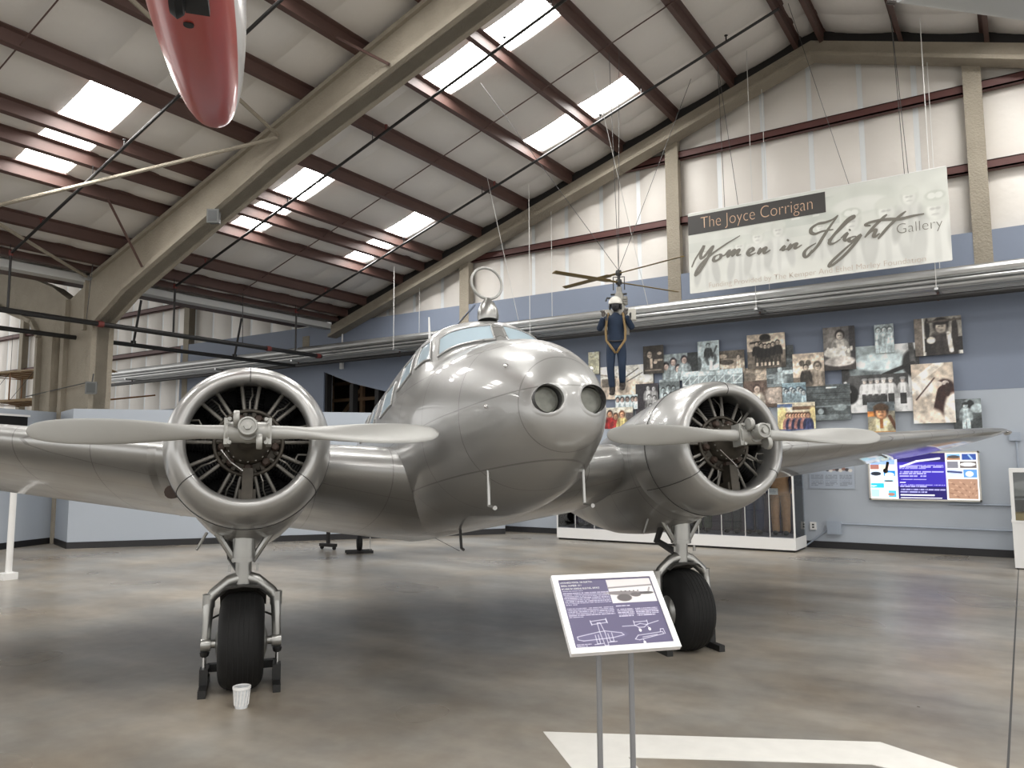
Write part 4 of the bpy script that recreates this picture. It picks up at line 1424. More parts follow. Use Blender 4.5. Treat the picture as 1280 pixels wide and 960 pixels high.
def p_group(ik):
    ik.a[:] = SE(205)
    ik.rect(0, .5, 1, .85, SE(110)).rect(0, .85, 1, 1, SE(90)).oval(.48, .12, .13, .1, SE(40)).line([(.1, .25), (.6, .2)], .03, SE(70))
    for x in (.26, .38, .48, .58, .68, .8):
        ik.person(x, .32 - .05 * math.sin(x * 9), .11, SE(38), SE(210), SE(40), legs=SE(60)).rect(x - .025, .82, x + .025, .93, SE(205))


def p_dark(ik):
    ik.a[:] = BLU(78)
    ik.oval(.5, .7, .4, .12, BLU(120)).rect(0, .8, 1, 1, BLU(60))


def p_field(ik):
    ik.a[:] = SE(150)
    ik.rect(.52, 0, 1, 1, SE(178)).oval(.25, .6, .25, .25, SE(110)).rect(0, .8, 1, 1, SE(120))


def p_woman_plane(ik):
    ik.a[:] = BLU(95)
    ik.rect(0, 0, 1, .2, BLU(70)).oval(.75, .4, .3, .08, BLU(190)).oval(.2, .55, .25, .08, BLU(150)).person(.5, .25, .22, BLU(190), BLU(225), BLU(80)).rect(0, .85, 1, 1, BLU(130))


def p_bridge(ik):
    ik.a[:] = BLU(215)
    ik.rect(0, .22, 1, .62, BLU(150)).rect(0, .62, 1, 1, BLU(120))
    ik.line([(0, .3), (.3, .16), (.6, .16), (1, .34)], .025, BLU(190)).line([(0, .6), (1, .6)], .02, BLU(235))
    xs = [0, .13, .28, .42, .56, .7, .85, 1]
    for i in range(7):
        ik.line([(xs[i], .6), (xs[i + 1], .25)], .013, BLU(235)).line([(xs[i], .6), (xs[i], .25)], .013, BLU(235))


def p_bluegroup(ik):
    ik.a[:] = BLU(150)
    ik.rect(0, .1, 1, .3, BLU(110))
    for i, (x, y) in enumerate(((.2, .4), (.45, .32), (.7, .35), (.3, .6), (.58, .58), (.8, .62))):
        ik.person(x, y, .16, BLU(215 - 20 * (i % 2)), BLU(190), BLU(60))


def p_darkgroup(ik):
    ik.a[:] = (52, 49, 54)
    for i, (x, y) in enumerate(((.55, .12), (.8, .14), (.6, .35), (.82, .38), (.65, .58), (.25, .74), (.45, .7), (.75, .78))):
        ik.person(x, y, .1, G(190 - 25 * (i % 3)), G(200), G(60))


def p_shirts(ik):
    ik.a[:] = BLU(185)
    ik.rect(0, 0, 1, .3, BLU(205))
    for x in (.12, .32, .55, .78, .92):
        ik.person(x, .32, .28, BLU(235), (170, 150, 140), (40, 38, 40))


def p_color_red(ik):
    ik.a[:] = (150, 138, 122)
    ik.rect(0, 0, 1, .25, (190, 186, 172)).rect(.75, .3, 1, 1, (90, 84, 84))
    ik.person(.2, .3, .26, (150, 40, 40), (190, 140, 110), (40, 30, 28)).person(.4, .42, .24, (160, 50, 50), (195, 150, 120), (60, 40, 30)).person(.62, .34, .26, (205, 188, 130), (200, 150, 120), (90, 60, 40))


def p_bigsepia(ik):
    ik.a[:] = (222, 220, 212)
    ik.rect(0, .55, 1, 1, SE(176)).oval(.3, .75, .5, .35, SE(186)).rect(.03, .38, .3, .62, SE(110)).oval(.45, .62, .12, .2, SE(150)).line([(.42, .42), (.72, .12)], .014, G(60)).line([(.5, .5), (.8, .25)], .012, G(60)).line([(.0, .24), (.32, .34)], .02, SE(150))


def p_whitecar(ik):
    ik.a[:] = SE(200)
    ik.rect(0, .72, 1, 1, SE(110)).oval(.35, .42, .35, .18, SE(228)).oval(.42, .3, .25, .14, SE(225)).oval(.3, .3, .08, .08, SE(90)).oval(.5, .3, .08, .08, SE(95)).rect(.5, .5, 1, .62, SE(160)).person(.78, .4, .2, SE(150), SE(190), SE(70)).person(.42, .42, .14, SE(60), SE(190), SE(50))


def p_trophies(ik):
    ik.a[:] = (92, 90, 90)
    ik.rect(0, 0, .55, .5, (120, 116, 112)).rect(.8, 0, 1, 1, (60, 58, 60)).rect(0, .85, 1, 1, (60, 56, 54))
    ik.person(.53, .2, .17, (205, 200, 192), (215, 205, 195), (40, 34, 34))
    ik.oval(.5, .8, .42, .1, (190, 184, 178)).oval(.3, .6, .25, .1, (225, 222, 214))
    for i in range(9):
        ik.oval(.15 + .09 * i, .52 + .05 * (i % 2), .04, .05, (210, 206, 198))


def p_bigcrew(ik):
    ik.a[:] = (222, 224, 224)
    ik.oval(.3, .32, .5, .3, BLU(165)).oval(.18, .4, .3, .22, BLU(110)).oval(.5, .25, .3, .12, BLU(205)).oval(.92, .3, .12, .18, G(45)).line([(.92, .3), (.9, .0)], .035, G(80)).line([(.92, .3), (.55, .45)], .03, G(40))
    ik.rect(0, .44, .85, .72, G(70)).rect(0, .72, 1, .8, G(190)).rect(0, .8, 1, 1, (226, 228, 228)).oval(.1, .72, .1, .13, G(25)).line([(.0, .42), (.1, .68)], .02, G(220)).oval(.0, .4, .1, .12, G(50))
    for x in (.3, .38, .46, .54, .63, .78):
        ik.person(x, .53, .065, G(232), (205, 195, 188), G(60), legs=G(60), hat=G(150))


def p_three(ik):
    ik.a[:] = BLU(165)
    for x in (.22, .52, .8):
        ik.person(x, .2, .16, BLU(215), BLU(225), BLU(90), legs=BLU(205))


def p_cockpit(ik):
    ik.a[:] = (150, 146, 138)
    ik.rect(0, 0, .17, 1, (120, 112, 104)).rect(.17, 0, .22, 1, (225, 222, 212)).rect(.22, .9, 1, 1, (235, 234, 228)).rect(.22, .55, 1, .9, (40, 38, 38)).oval(.28, .3, .05, .25, (40, 38, 38)).oval(.85, .4, .06, .3, (50, 46, 44))
    ik.person(.57, .24, .3, (60, 56, 54), (205, 195, 182), (30, 26, 26), hat=(30, 26, 26)).line([(.72, .45), (.76, .9)], .05, (220, 215, 205)).oval(.35, .6, .08, .08, (215, 208, 196)).line([(.3, .12), (1, .1)], .03, (90, 84, 78))


def p_goggles(ik):
    ik.a[:] = (196, 184, 170)
    ik.grad(0, .5, (176, 164, 150), (206, 194, 180)).line([(.0, .35), (.7, .0)], .06, (220, 212, 200)).oval(.28, .4, .2, .14, (226, 220, 212)).line([(.1, .6), (.55, .25)], .01, (60, 40, 36))
    ik.oval(.78, .42, .2, .13, (52, 36, 34)).oval(.62, .43, .1, .1, (206, 188, 172)).oval(.62, .35, .1, .035, (206, 196, 186)).oval(.8, .34, .07, .035, (200, 190, 182)).line([(.8, .5), (.7, .78), (.6, 1)], .13, (58, 38, 34)).oval(.95, .85, .2, .3, (226, 218, 206)).oval(.3, .95, .4, .2, (214, 202, 188)).oval(.84, .45, .06, .1, (60, 44, 40))


def p_standing(ik):
    ik.a[:] = BLU(88)
    ik.rect(0, .6, 1, 1, BLU(70)).oval(.7, .2, .3, .2, BLU(140)).oval(.62, .18, .12, .12, BLU(40)).oval(.85, .3, .2, .12, BLU(190))
    ik.person(.45, .2, .14, BLU(200), BLU(215), BLU(50), legs=BLU(205), hat=BLU(50))


def p_aviator(ik):
    ik.a[:] = (130, 126, 112)
    ik.rect(0, 0, 1, .3, (96, 104, 108)).rect(0, .3, .3, .45, (170, 110, 60))
    ik.person(.5, .3, .34, (222, 212, 176), (214, 158, 118), (64, 46, 36), hat=(84, 66, 50)).rect(.44, .52, .56, .8, (150, 100, 60)).line([(.8, .45), (1, .8)], .05, (90, 60, 44)).rect(0, .9, 1, 1, (190, 140, 80))


def p_field_planes(ik):
    ik.a[:] = BLU(92)
    for i in range(9):
        ik.rect(0, .06 + .06 * i, 1, .08 + .06 * i, BLU(60 + 18 * (i % 3)))
    ik.rect(.45, .08, .7, .12, BLU(220)).oval(.32, .75, .12, .14, BLU(60)).oval(.32, .75, .06, .07, BLU(150)).oval(.75, .65, .14, .08, BLU(140)).rect(0, .85, 1, 1, BLU(120)).line([(0, .62), (1, .6)], .02, BLU(150))


def p_bluerows(ik):
    ik.a[:] = (118, 140, 150)
    for i in range(9):
        ik.person(.08 + .1 * i, .3 + .09 * (i % 3), .2, (170, 190, 198), (190, 196, 196), (60, 70, 78))
    ik.rect(0, 0, 1, .2, (130, 150, 158))


def p_colorline(ik):
    ik.a[:] = (196, 182, 158)
    ik.rect(0, 0, 1, .3, (205, 196, 176)).rect(0, .04, .4, .16, (84, 100, 130)).rect(.4, .14, 1, .26, (110, 88, 70)).oval(.13, .6, .14, .4, (222, 206, 150)).oval(.93, .6, .1, .4, (216, 200, 150))
    for i in range(8):
        ik.person(.28 + .075 * i, .45, .15, (60, 66, 100) if i % 2 else (208, 150, 140), (214, 168, 140), (70, 50, 40))
    ik.rect(0, .9, 1, 1, (80, 90, 120))


def p_sepiastand(ik):
    ik.a[:] = (98, 84, 76)
    ik.person(.36, .3, .24, (210, 200, 186), (196, 180, 166), (60, 50, 46), legs=(200, 190, 178)).oval(.9, .55, .3, .35, (168, 156, 146)).rect(0, .85, 1, 1, (80, 68, 60))


def p_tan(ik):
    ik.a[:] = (196, 194, 172)
    ik.oval(.4, .5, .3, .3, (180, 178, 156))


PH = [
    (p_portrait, (-7.04, 4.28, -6.56, 3.65), 3, 'dark sepia portrait photo panel left of the engine-and-airwoman panel'),
    (p_bluecrowd, (-6.61, 4.06, -5.78, 3.46), 1, 'bluish photo panel of people in conversation beneath the dark portrait'),
    (p_engine, (-5.77, 4.27, -5.3, 3.63), 3, 'pale photo panel of a woman above an engine and propeller'),
    (p_sepia, (-5.36, 4.03, -4.78, 3.54), 1, 'sepia photo panel of an open aircraft under a tree line'),
    (p_group, (-4.7, 4.31, -3.93, 3.6), 3, 'photo panel of six women in dark uniforms before a propeller'),
    (p_dark, (-4.27, 4.04, -3.79, 3.59), 1, 'dark slate photo panel half hidden behind the six uniformed women'),
    (p_field, (-4.81, 3.63, -4.33, 3.3), 0, 'small sepia field photo panel below the six uniformed women'),
    (p_woman_plane, (-4.33, 3.68, -3.79, 3.2), 2, 'dark photo panel of a pale woman standing between aircraft'),
    (p_bridge, (-6.14, 3.64, -4.82, 3.13), 2, 'wide pale photo panel of a steel truss bridge'),
    (p_bluegroup, (-6.68, 3.5, -6.21, 2.91), 2, 'blue-grey photo panel of six seated people right of the dark tall group panel'),
    (p_darkgroup, (-7.26, 3.44, -6.72, 2.57), 1, 'tall dark photo panel with a column of small figures'),
    (p_shirts, (-7.76, 3.21, -7.21, 2.88), 2, 'photo panel of five people in white shirts below the boots of the suspended pilot'),
    (p_color_red, (-8.03, 2.93, -7.32, 2.45), 3, 'colour photo panel with people in red and yellow tops'),
    (p_bigsepia, (-8.15, 3.89, -6.84, 3.13), 0, 'large pale photo panel behind the legs of the suspended pilot'),
    (p_whitecar, (-3.8, 3.84, -3.2, 3.17), 2.5, 'cream photo panel of a white car with two people'),
    (p_trophies, (-3.19, 4.31, -2.61, 3.46), 4, 'photo panel of a dark haired woman sitting among trophies'),
    (p_bigcrew, (-2.89, 3.89, -1.53, 2.61), 1, 'large photo panel of six crew walking before a big aeroplane'),
    (p_three, (-2.26, 4.28, -1.93, 3.73), 3, 'small pale blue photo panel of three standing women'),
    (p_cockpit, (-1.58, 4.32, -0.81, 3.62), 3, 'photo panel of a helmeted pilot in an open cockpit'),
    (p_goggles, (-1.67, 3.47, -0.99, 2.37), 4, 'tall cream photo panel of an aviator in a dark flying helmet looking up'),
    (p_standing, (-1.03, 2.79, -0.59, 2.2), 2, 'photo panel of a person in pale overalls by an engine, lowest at the right'),
    (p_aviator, (-2.45, 2.8, -1.98, 2.18), 4, 'colour photo panel of an aviator in a cream jacket'),
    (p_field_planes, (-3.56, 3.19, -2.75, 2.49), 2, 'dark photo panel of aircraft parked on an airfield'),
    (p_bluerows, (-4.02, 3.26, -3.56, 2.84), 3, 'small teal photo panel of rows of people'),
    (p_colorline, (-4.13, 2.86, -3.4, 2.28), 4, 'colour photo panel of people in pink and navy just above the right propeller'),
    (p_sepiastand, (-4.82, 3.35, -4.04, 2.79), 1, 'brown photo panel of a person in a white suit'),
    (p_tan, (-8.46, 4.27, -8.18, 3.74), 0, 'plain tan photo panel farthest left, beside the silver nose'),
]
for fn_, (x0, z1, x1, z0), lev, lab in PH:
    w_, h_ = x1 - x0, z1 - z0
    ik = Ink(max(16, int(w_ * 74)), max(16, int(h_ * 74)), (128, 128, 128))
    fn_(ik)
    ik.blotch(0.10, 5).blotch(0.10, 13).blotch(0.08, 26).noise(5, 1)
    ik.a = np.clip((ik.a - 105) * 1.18 + 116, 8, 248)
    yf = 16.19 - 0.022 * lev
    me = ink_mesh('photo_panel', ik, (0, 0, 0), (w_, 0, 0), (0, 0, h_), MATS['print'], 0.0215 if lev else 0.0585, M_EDGE)
    tag(link('photo_panel', me, None, (x0, yf, z0)), lab, 'photo', 'photo panels on the blue wall')

# backlit information screen --------------------------------------------
ik = Ink(150, 76, (236, 236, 236))
ik.rect(.26, 0, .715, 1, (22, 16, 70)).rect(.26, .16, .715, 1, (34, 26, 120)).grad(.16, .7, (58, 50, 165), (40, 26, 140)) if False else ik
ik.rect(.265, .0, .715, 1, (24, 16, 84)).rect(.265, .2, .715, .72, (48, 36, 150))
ik.line([(.3, .3), (.45, .18), (.66, .12)], .02, (220, 220, 235))
for y0, y1, n in ((.26, .36, 3), (.40, .47, 2), (.49, .53, 1), (.56, .6, 1), (.68, .75, 2), (.78, .87, 2)):
    ik.text_rows(.285, y0, .70, y1, n, (190, 190, 240), .8)
for y, xe in ((.63, .34), (.9, .6), (.955, .67)):
    ik.rect(.285, y, xe, y + .02, (235, 235, 245))
lc = [((0.0, .0, .25, .25), (130, 160, 210)), ((0, .25, .1, .36), (150, 100, 90)), ((.1, .25, .16, .36), (220, 205, 180)), ((.165, .25, .25, .36), (226, 190, 190)), ((0, .38, .12, .5), (200, 215, 235)), ((.13, .38, .25, .5), (30, 120, 200)), ((0, .52, .12, .63), (215, 222, 240)), ((.12, .52, .25, .63), (190, 225, 235)), ((0, .66, .14, .76), (40, 170, 225)), ((.14, .66, .25, .76), (185, 222, 236)), ((0, .79, .09, .96), (160, 220, 240)), ((.09, .79, .17, .96), (215, 215, 225)), ((.17, .82, .25, .96), (60, 170, 225))]
for (x0, y0, x1, y1), c in lc:
    ik.rect(x0 + .004, y0, x1 - .004, y1, c)
ik.oval(.06, .45, .045, .04, (30, 36, 46)).oval(.19, .47, .04, .04, (210, 215, 190)).oval(.18, .61, .04, .02, (60, 70, 80)).oval(.03, .72, .03, .01, (230, 240, 250)).oval(.2, .9, .03, .03, (160, 110, 90))
rc = [((.725, .02, .85, .1), (110, 160, 215)), ((.725, .1, .85, .16), (150, 110, 80)), ((.86, .02, .985, .16), (40, 66, 130)), ((.725, .18, .83, .33), (110, 110, 120)), ((.84, .18, .985, .33), (90, 84, 82)), ((.725, .36, .86, .52), (180, 195, 225)), ((.87, .36, .985, .52), (80, 130, 185)), ((.725, .55, .985, .98), (150, 118, 98))]
for (x0, y0, x1, y1), c in rc:
    ik.rect(x0, y0, x1, y1, c)
ik.oval(.79, .09, .05, .03, (60, 60, 60)).line([(.92, .05), (.95, .14)], .012, (150, 180, 220)).oval(.91, .25, .06, .035, (225, 225, 225)).line([(.73, .4), (.85, .42)], .02, (40, 50, 90)).oval(.92, .45, .03, .05, (220, 225, 235))
for i in range(26):
    ik.line([(.73 + .01 * i, .62 + (i * 37 % 10) * .033), (.76 + .0085 * i, .64 + (i * 37 % 10) * .033)], .006, (96, 66, 54) if i % 2 else (190, 160, 136))
sw, sh = 1.83, 0.90
scn = thing('information_screen', 'backlit display board with deep blue text column and small coloured pictures', 'screen', (-2.5, 16.2, 0.955))
link('display', ink_mesh('display', ik, (0.03, -0.03, 0.03), (sw - 0.06, 0, 0), (0, 0, sh - 0.06), MATS['backlit']), scn)
fr = MB().box(0, sw, -0.02, 0.045, 0, sh)
for b in ((0, sw, 0, 0.03), (0, sw, sh - 0.03, sh), (0, 0.03, 0, sh), (sw - 0.03, sw, 0, sh)):
    fr.box(b[0], b[1], -0.04, 0.0, b[2], b[3])
fr.build('screen_frame', mat('cream_frame', (0.62, 0.6, 0.55, 1), 0.4), scn)

# clear text plaque left of the screen
ik = Ink(80, 44, (172, 182, 196))
ik.rect(.0, 0, 1, .3, (176, 186, 200))
for i in range(9):
    ik.oval(.35 + .07 * i, .14 + .03 * (i % 3), .04, .06, ((150, 110, 100), (70, 66, 70), (226, 222, 216))[i % 3])
for x in (.05, .36, .67):
    ik.text_rows(x, .38, x + .27, .9, 7, (120, 126, 138), .6)
me = ink_mesh('wall_plaque', ik, (0, 0, 0), (0.84, 0, 0), (0, 0, 0.44), MATS['print'], 0.012, M_WHITE)
tag(link('wall_plaque', me, None, (-3.6, 16.236, 1.15)), 'translucent text plaque on the wall left of the backlit display board', 'plaque')

# electrical fittings on the wall ----------------------------------------
t = thing('junction_box', 'grey square junction box low on the wall right of the display case', 'box', (-3.16, 16.25, 0.4))
MB().box(-0.12, 0.12, -0.1, 0, -0.11, 0.12).box(-0.13, 0.13, -0.11, -0.1, -0.12, 0.13).build('box_body', M_GREYBOX, t)
MB().box(-0.06, 0.06, -0.118, -0.11, -0.1, 0.1).build('cover', M_GREYBOX, t)
for lab, pts in (('thin grey conduit running right from the square junction box', [(-3.03, 16.225, 0.48), (0.0, 16.225, 0.46)]), ('thin grey conduit at the lower right edge of the display board', [(-1.2, 16.225, 0.905), (0.0, 16.225, 0.90)]), ('slanting grey conduit from the junction box down to the floor', [(-3.28, 16.22, 0.36), (-3.72, 16.22, 0.02)]), ('vertical grey conduit under the small box high on the right wall', [(-0.1, 16.22, 2.02), (-0.1, 16.22, 1.0)])):
    tag(MB().tube(pts, 0.014, 8).build('conduit', M_GREYBOX), lab, 'conduit')
t = tag(MB().box(-0.085, 0.085, -0.08, 0, -0.075, 0.075).build('wall_box', M_GREYBOX, None, None, (-0.12, 16.25, 2.1)), 'small grey box on the wall beside the right wing tip', 'box')
MB().box(-0.07, 0.07, -0.086, -0.08, -0.06, 0.06).build('cover', M_GREYBOX, t)
t = tag(MB().box(-0.06, 0.06, -0.03, 0, -0.075, 0.075).build('wall_socket', M_WHITE, None, None, (-3.56, 16.25, 0.42)), 'white wall socket at the right end of the display case', 'socket')
MB().box(-0.02, 0.02, -0.034, -0.03, -0.04, -0.01).box(-0.02, 0.02, -0.034, -0.03, 0.01, 0.04).build('outlets', M_DARKGREY, t)
t = tag(MB().tube([(0, 0, 0), (0, 0, 1.5)], 0.025, 8).build('conduit', M_WHITE, None, None, (-16.6, 16.2, 4.6)), 'short pale vertical conduit on the dark blue wall left of the cockpit', 'conduit')
MB().box(-0.06, 0.06, -0.04, 0.03, -0.15, 0.05).build('outlet_box', M_WHITE, t)
tag(MB().tube([(-11.8, 16.22, 5.82), (-12.6, 16.22, 5.15)], 0.012, 6).build('conduit', M_BLUED), 'slanting blue cable on the upper blue wall right of the loop antenna', 'cable')

# ------------------------------------------------------------------ display case with flight clothing
CX0, CX1, CY0, CY1 = -8.75, -3.64, 15.12, 15.98
case = thing('display_case', 'long glass display case on a white plinth against the blue wall', 'display case', (CX0, CY0, 0))
L_, D_ = CX1 - CX0, CY1 - CY0
MB().box(0, L_, 0, D_, 0.04, 0.26).build('plinth', M_WHITE, case)
MB().box(0.03, L_ - 0.03, 0.03, D_, 0, 0.05).build('toe_kick', M_BLACK, case)
MB().box(0.02, L_ - 0.02, 0.02, D_ - 0.02, 0.26, 0.275).build('deck', mat('case_deck', (0.42, 0.42, 0.5, 1), 0.35), case)
MB().box(0.02, L_ - 0.02, D_ - 0.03, D_, 0.26, 1.95).build('back_panel', mat('case_back_purple', (0.075, 0.05, 0.085, 1), 0.6, noise=0.25, nscale=2), case)
MB().box(0, L_, 0, D_, 1.95, 2.0).build('case_roof', M_WHITE, case)


def glass_material():
    m = bpy.data.materials.new('case_glass')
    m.use_nodes = True
    nt = m.node_tree
    for n in list(nt.nodes):
        if n.type != 'OUTPUT_MATERIAL':
            nt.nodes.remove(n)
    out = [n for n in nt.nodes if n.type == 'OUTPUT_MATERIAL'][0]
    tr, gl, mx, fr = (nt.nodes.new('ShaderNode' + k) for k in ('BsdfTransparent', 'BsdfGlossy', 'MixShader', 'Fresnel'))
    tr.inputs[0].default_value = (0.93, 0.95, 0.96, 1)
    gl.inputs['Roughness'].default_value = 0.02
    fr.inputs[0].default_value = 1.5
    nt.links.new(fr.outputs[0], mx.inputs[0])
    nt.links.new(tr.outputs[0], mx.inputs[1])
    nt.links.new(gl.outputs[0], mx.inputs[2])
    nt.links.new(mx.outputs[0], out.inputs[0])
    MATS['glass'] = m
    return m


M_GLASS = glass_material()
np_ = 11
for i in range(np_):
    xa, xb = L_ * i / np_, L_ * (i + 1) / np_
    MB().box(xa + 0.006, xb - 0.006, 0.008, 0.014, 0.262, 1.95).build('glass_pane', M_GLASS, case)
    if i:
        MB().box(xa - 0.006, xa + 0.006, 0.004, 0.018, 0.262, 1.95).build('pane_joint', M_WHITE, case)
MB().box(L_ - 0.012, L_ - 0.006, 0.03, D_ - 0.03, 0.262, 1.95).box(0.006, 0.012, 0.03, D_ - 0.03, 0.262, 1.95).build('end_glass', M_GLASS, case)
for x in (0.0, L_ - 0.03):
    MB().box(x, x + 0.03, 0, 0.03, 0.26, 1.95).build('corner_post', M_WHITE, case)


def suit(x, col, label, h=1.55, arms=True):
    """flight clothing on a headless stand: shoulders, sleeves, body and trousers as one garment"""
    m = mat('cloth_%d_%d' % (int(col[0] * 1000), int(col[2] * 1000)), col, 0.85, noise=0.3, nscale=14)
    t = thing('flight_suit', label, 'clothing', (x, 15.55, 0.275), 0, 'flight clothing in the display case')
    g_ = MB()
    for s_ in (-1, 1):
        g_.tube([(0.09 * s_, 0, 0.06), (0.1 * s_, 0.01, 0.1), (0.105 * s_, -0.01, 0.35), (0.1 * s_, 0, 0.62), (0.08 * s_, 0, 0.8)], [0.06, 0.075, 0.078, 0.095, 0.11], 12)
        if arms:
            g_.tube([(0.2 * s_, 0, 1.38), (0.27 * s_, 0, 1.2), (0.29 * s_, -0.03, 0.98), (0.26 * s_, -0.08, 0.8)], [0.07, 0.065, 0.055, 0.045], 10)
    rg = []
    for z, rx, ry in ((0.76, 0.18, 0.12), (0.9, 0.175, 0.115), (1.05, 0.16, 0.105), (1.25, 0.2, 0.12), (1.38, 0.2, 0.11), (1.44, 0.13, 0.08), (1.48, 0.07, 0.07)):
        rg.append([(rx * math.cos(a), ry * math.sin(a), z) for a in (2 * math.pi * j / 16 for j in range(16))])
    g_.loft(rg)
    g_.build('garment', m, t, smooth=60)
    for s_ in (-1, 1):
        MB().ball((0.1 * s_, -0.05, 0.045), (0.05, 0.12, 0.045), 10, 6).build('boot', M_DARKGREY, t)
    MB().tube([(0, 0.05, 0), (0, 0.05, 1.5)], 0.012, 6).build('stand_pole', M_CHROME, t)
    return t


for x, c, lab in ((-8.25, (0.03, 0.03, 0.06, 1), 'dark navy flight suit at the left end of the display case'), (-7.55, (0.05, 0.05, 0.05, 1), 'charcoal flight suit, second from the left in the display case'), (-6.8, (0.09, 0.05, 0.04, 1), 'dark brown flight suit, third from the left in the display case'),
                  (-6.1, (0.16, 0.15, 0.14, 1), 'grey flight suit behind the right landing gear'), (-5.55, (0.07, 0.08, 0.06, 1), 'dark olive flight suit near the middle right of the display case'), (-4.95, (0.05, 0.05, 0.055, 1), 'black flight suit two places left of the tan suit'), (-4.5, (0.02, 0.028, 0.08, 1), 'navy blue flight suit next to the tan suit'), (-4.0, (0.44, 0.25, 0.13, 1), 'tan flight suit at the right end of the display case')):
    suit(x, c, lab)
for x, z, lab in ((-4.25, 1.15, 'small white caption card between the navy and tan suits'), (-4.02, 1.12, 'small white caption card in front of the tan suit')):
    cd = tag(MB().box(-0.085, 0.085, -0.004, 0.004, -0.06, 0.06).build('caption_card', M_WHITE, None, None, (x, 15.147, z)), lab, 'card')
    MB().box(-0.07, 0.03, -0.006, -0.004, 0.02, 0.03).box(-0.07, 0.05, -0.006, -0.004, -0.005, 0.005).box(-0.07, 0.045, -0.006, -0.004, -0.03, -0.02).build('print_lines', M_GREYBOX, cd)

# white case at the right edge ------------------------------------------
rc_ = thing('exhibit_case', 'white exhibit cabinet with a picture and model cut off by the right edge', 'display case', (-0.22, 14.6, 0))
MB().box(0, 1.6, 0, 0.9, 0.02, 0.72).build('cabinet', M_WHITE, rc_)
MB().box(0.02, 1.58, 0.02, 0.9, 0, 0.03).build('toe_kick', M_BLACK, rc_)
MB().box(-0.01, 1.61, -0.01, 0.91, 0.72, 0.75).build('ledge', M_WHITE, rc_)
MB().box(0, 0.05, 0, 0.9, 0.75, 1.5).box(0, 1.6, 0, 0.9, 1.5, 1.56).build('case_frame', M_WHITE, rc_)
ik = Ink(60, 50, (150, 152, 150))
ik.grad(0, .5, (120, 122, 122), (168, 168, 166)).oval(.2, .3, .2, .1, (190, 190, 188)).rect(0, .6, 1, 1, (90, 88, 84)).line([(0, .55), (.4, .5), (1, .58)], .02, (70, 70, 70))
link('picture', ink_mesh('picture', ik, (0.05, 0.5, 0.75), (1.55, 0, 0), (0, 0, 0.75), MATS['print']), rc_)
MB().box(0.05, 1.55, 0.1, 0.48, 0.75, 0.86).build('display_base', mat('ochre_base', (0.55, 0.4, 0.15, 1), 0.6), rc_)
MB().box(0.05, 1.57, 0.012, 0.018, 0.75, 1.5).build('glass_pane', M_GLASS, rc_)
md = thing('model_figure', 'small dark model standing on the ochre base in the exhibit cabinet', 'model', (0.12, 14.85, 0.86))
MB().lathe([(0.05, 0), (0.055, 0.08), (0.04, 0.16), (0.05, 0.2), (0.03, 0.25)], (0, 0, 0), n=14).build('body', M_DARKGREY, md)
MB().box(-0.06, 0.06, -0.05, 0.05, 0, 0.02).build('foot', M_DARKGREY, md)

# ------------------------------------------------------------------ information sign on two posts
SGC, SYAW, STILT, SW, SH = Vector((-1.551, 3.181, 1.047)), rad(47.95), rad(46.1), 0.5, 0.3913
sign = thing('sign_stand', 'white framed purple information sign on two grey posts', 'sign', (SGC.x, SGC.y, 0), SYAW)
ct, st_ = math.cos(STILT), math.sin(STILT)


def sp(u, v, w=0.0):                 # sign coordinates: u right, v up the panel, w out of it
    return (u, v * ct - w * st_, 1.047 + v * st_ + w * ct)


SM = Matrix(((1, 0, 0, 0), (0, ct, -st_, 0), (0, st_, ct, 1.047), (0, 0, 0, 1)))
f_ = MB(SM)
bw = 0.026
f_.box(-SW / 2, SW / 2, -SH / 2, SH / 2, -0.022, -0.004)
for b in ((-SW / 2, SW / 2, -SH / 2, -SH / 2 + bw), (-SW / 2, SW / 2, SH / 2 - bw, SH / 2), (-SW / 2, -SW / 2 + bw, -SH / 2 + bw, SH / 2 - bw), (SW / 2 - bw, SW / 2, -SH / 2 + bw, SH / 2 - bw)):
    f_.box(b[0], b[1], b[2], b[3], -0.006, 0.003)
f_.build('sign_frame', mat('white_frame', (0.86, 0.86, 0.87, 1), 0.35), sign)
PUR = (82, 76, 110)
ik = Ink(230, 176, PUR)
ik.rect(.51, .02, .985, .385, (222, 218, 218))
ik.rect(.51, .02, .985, .14, (206, 202, 202)).line([(.51, .15), (.985, .13)], .012, (130, 126, 128))
ik.oval(.74, .215, .2, .035, (235, 232, 232), rot=0.08).oval(.68, .24, .2, .03, (120, 114, 116), rot=0.04).oval(.65, .31, .07, .05, (84, 78, 80)).oval(.78, .27, .05, .03, (90, 84, 86)).oval(.9, .25, .07, .02, (70, 66, 68)).line([(.93, .22), (.95, .17)], .012, (150, 146, 148))
for i in range(5):
    ik.rect(.63 + .045 * i, .2, .645 + .045 * i, .215, (70, 66, 68))
W_ = (222, 218, 236)
ik.text_rows(.02, .17, .24, .185, 1, W_, .8, 1)
ik.text_rows(.02, .2, .5, .4, 8, W_, .62, .25)
ik.text_rows(.02, .43, .5, .58, 6, W_, .62, .3)
ik.text_rows(.53, .425, .68, .445, 1, W_, .9, 1)
ik.text_rows(.53, .475, .70, .6, 5, W_, .75, .9)
ik.text_rows(.72, .475, .96, .6, 5, W_, .75, .8)
ik.text_rows(.02, .945, .17, .985, 2, W_, .7, .7)
ln_ = (212, 210, 226)
ik.oval(.2, .86, .15, .055, (92, 86, 121)).oval(.41, .84, .13, .05, (92, 86, 121))
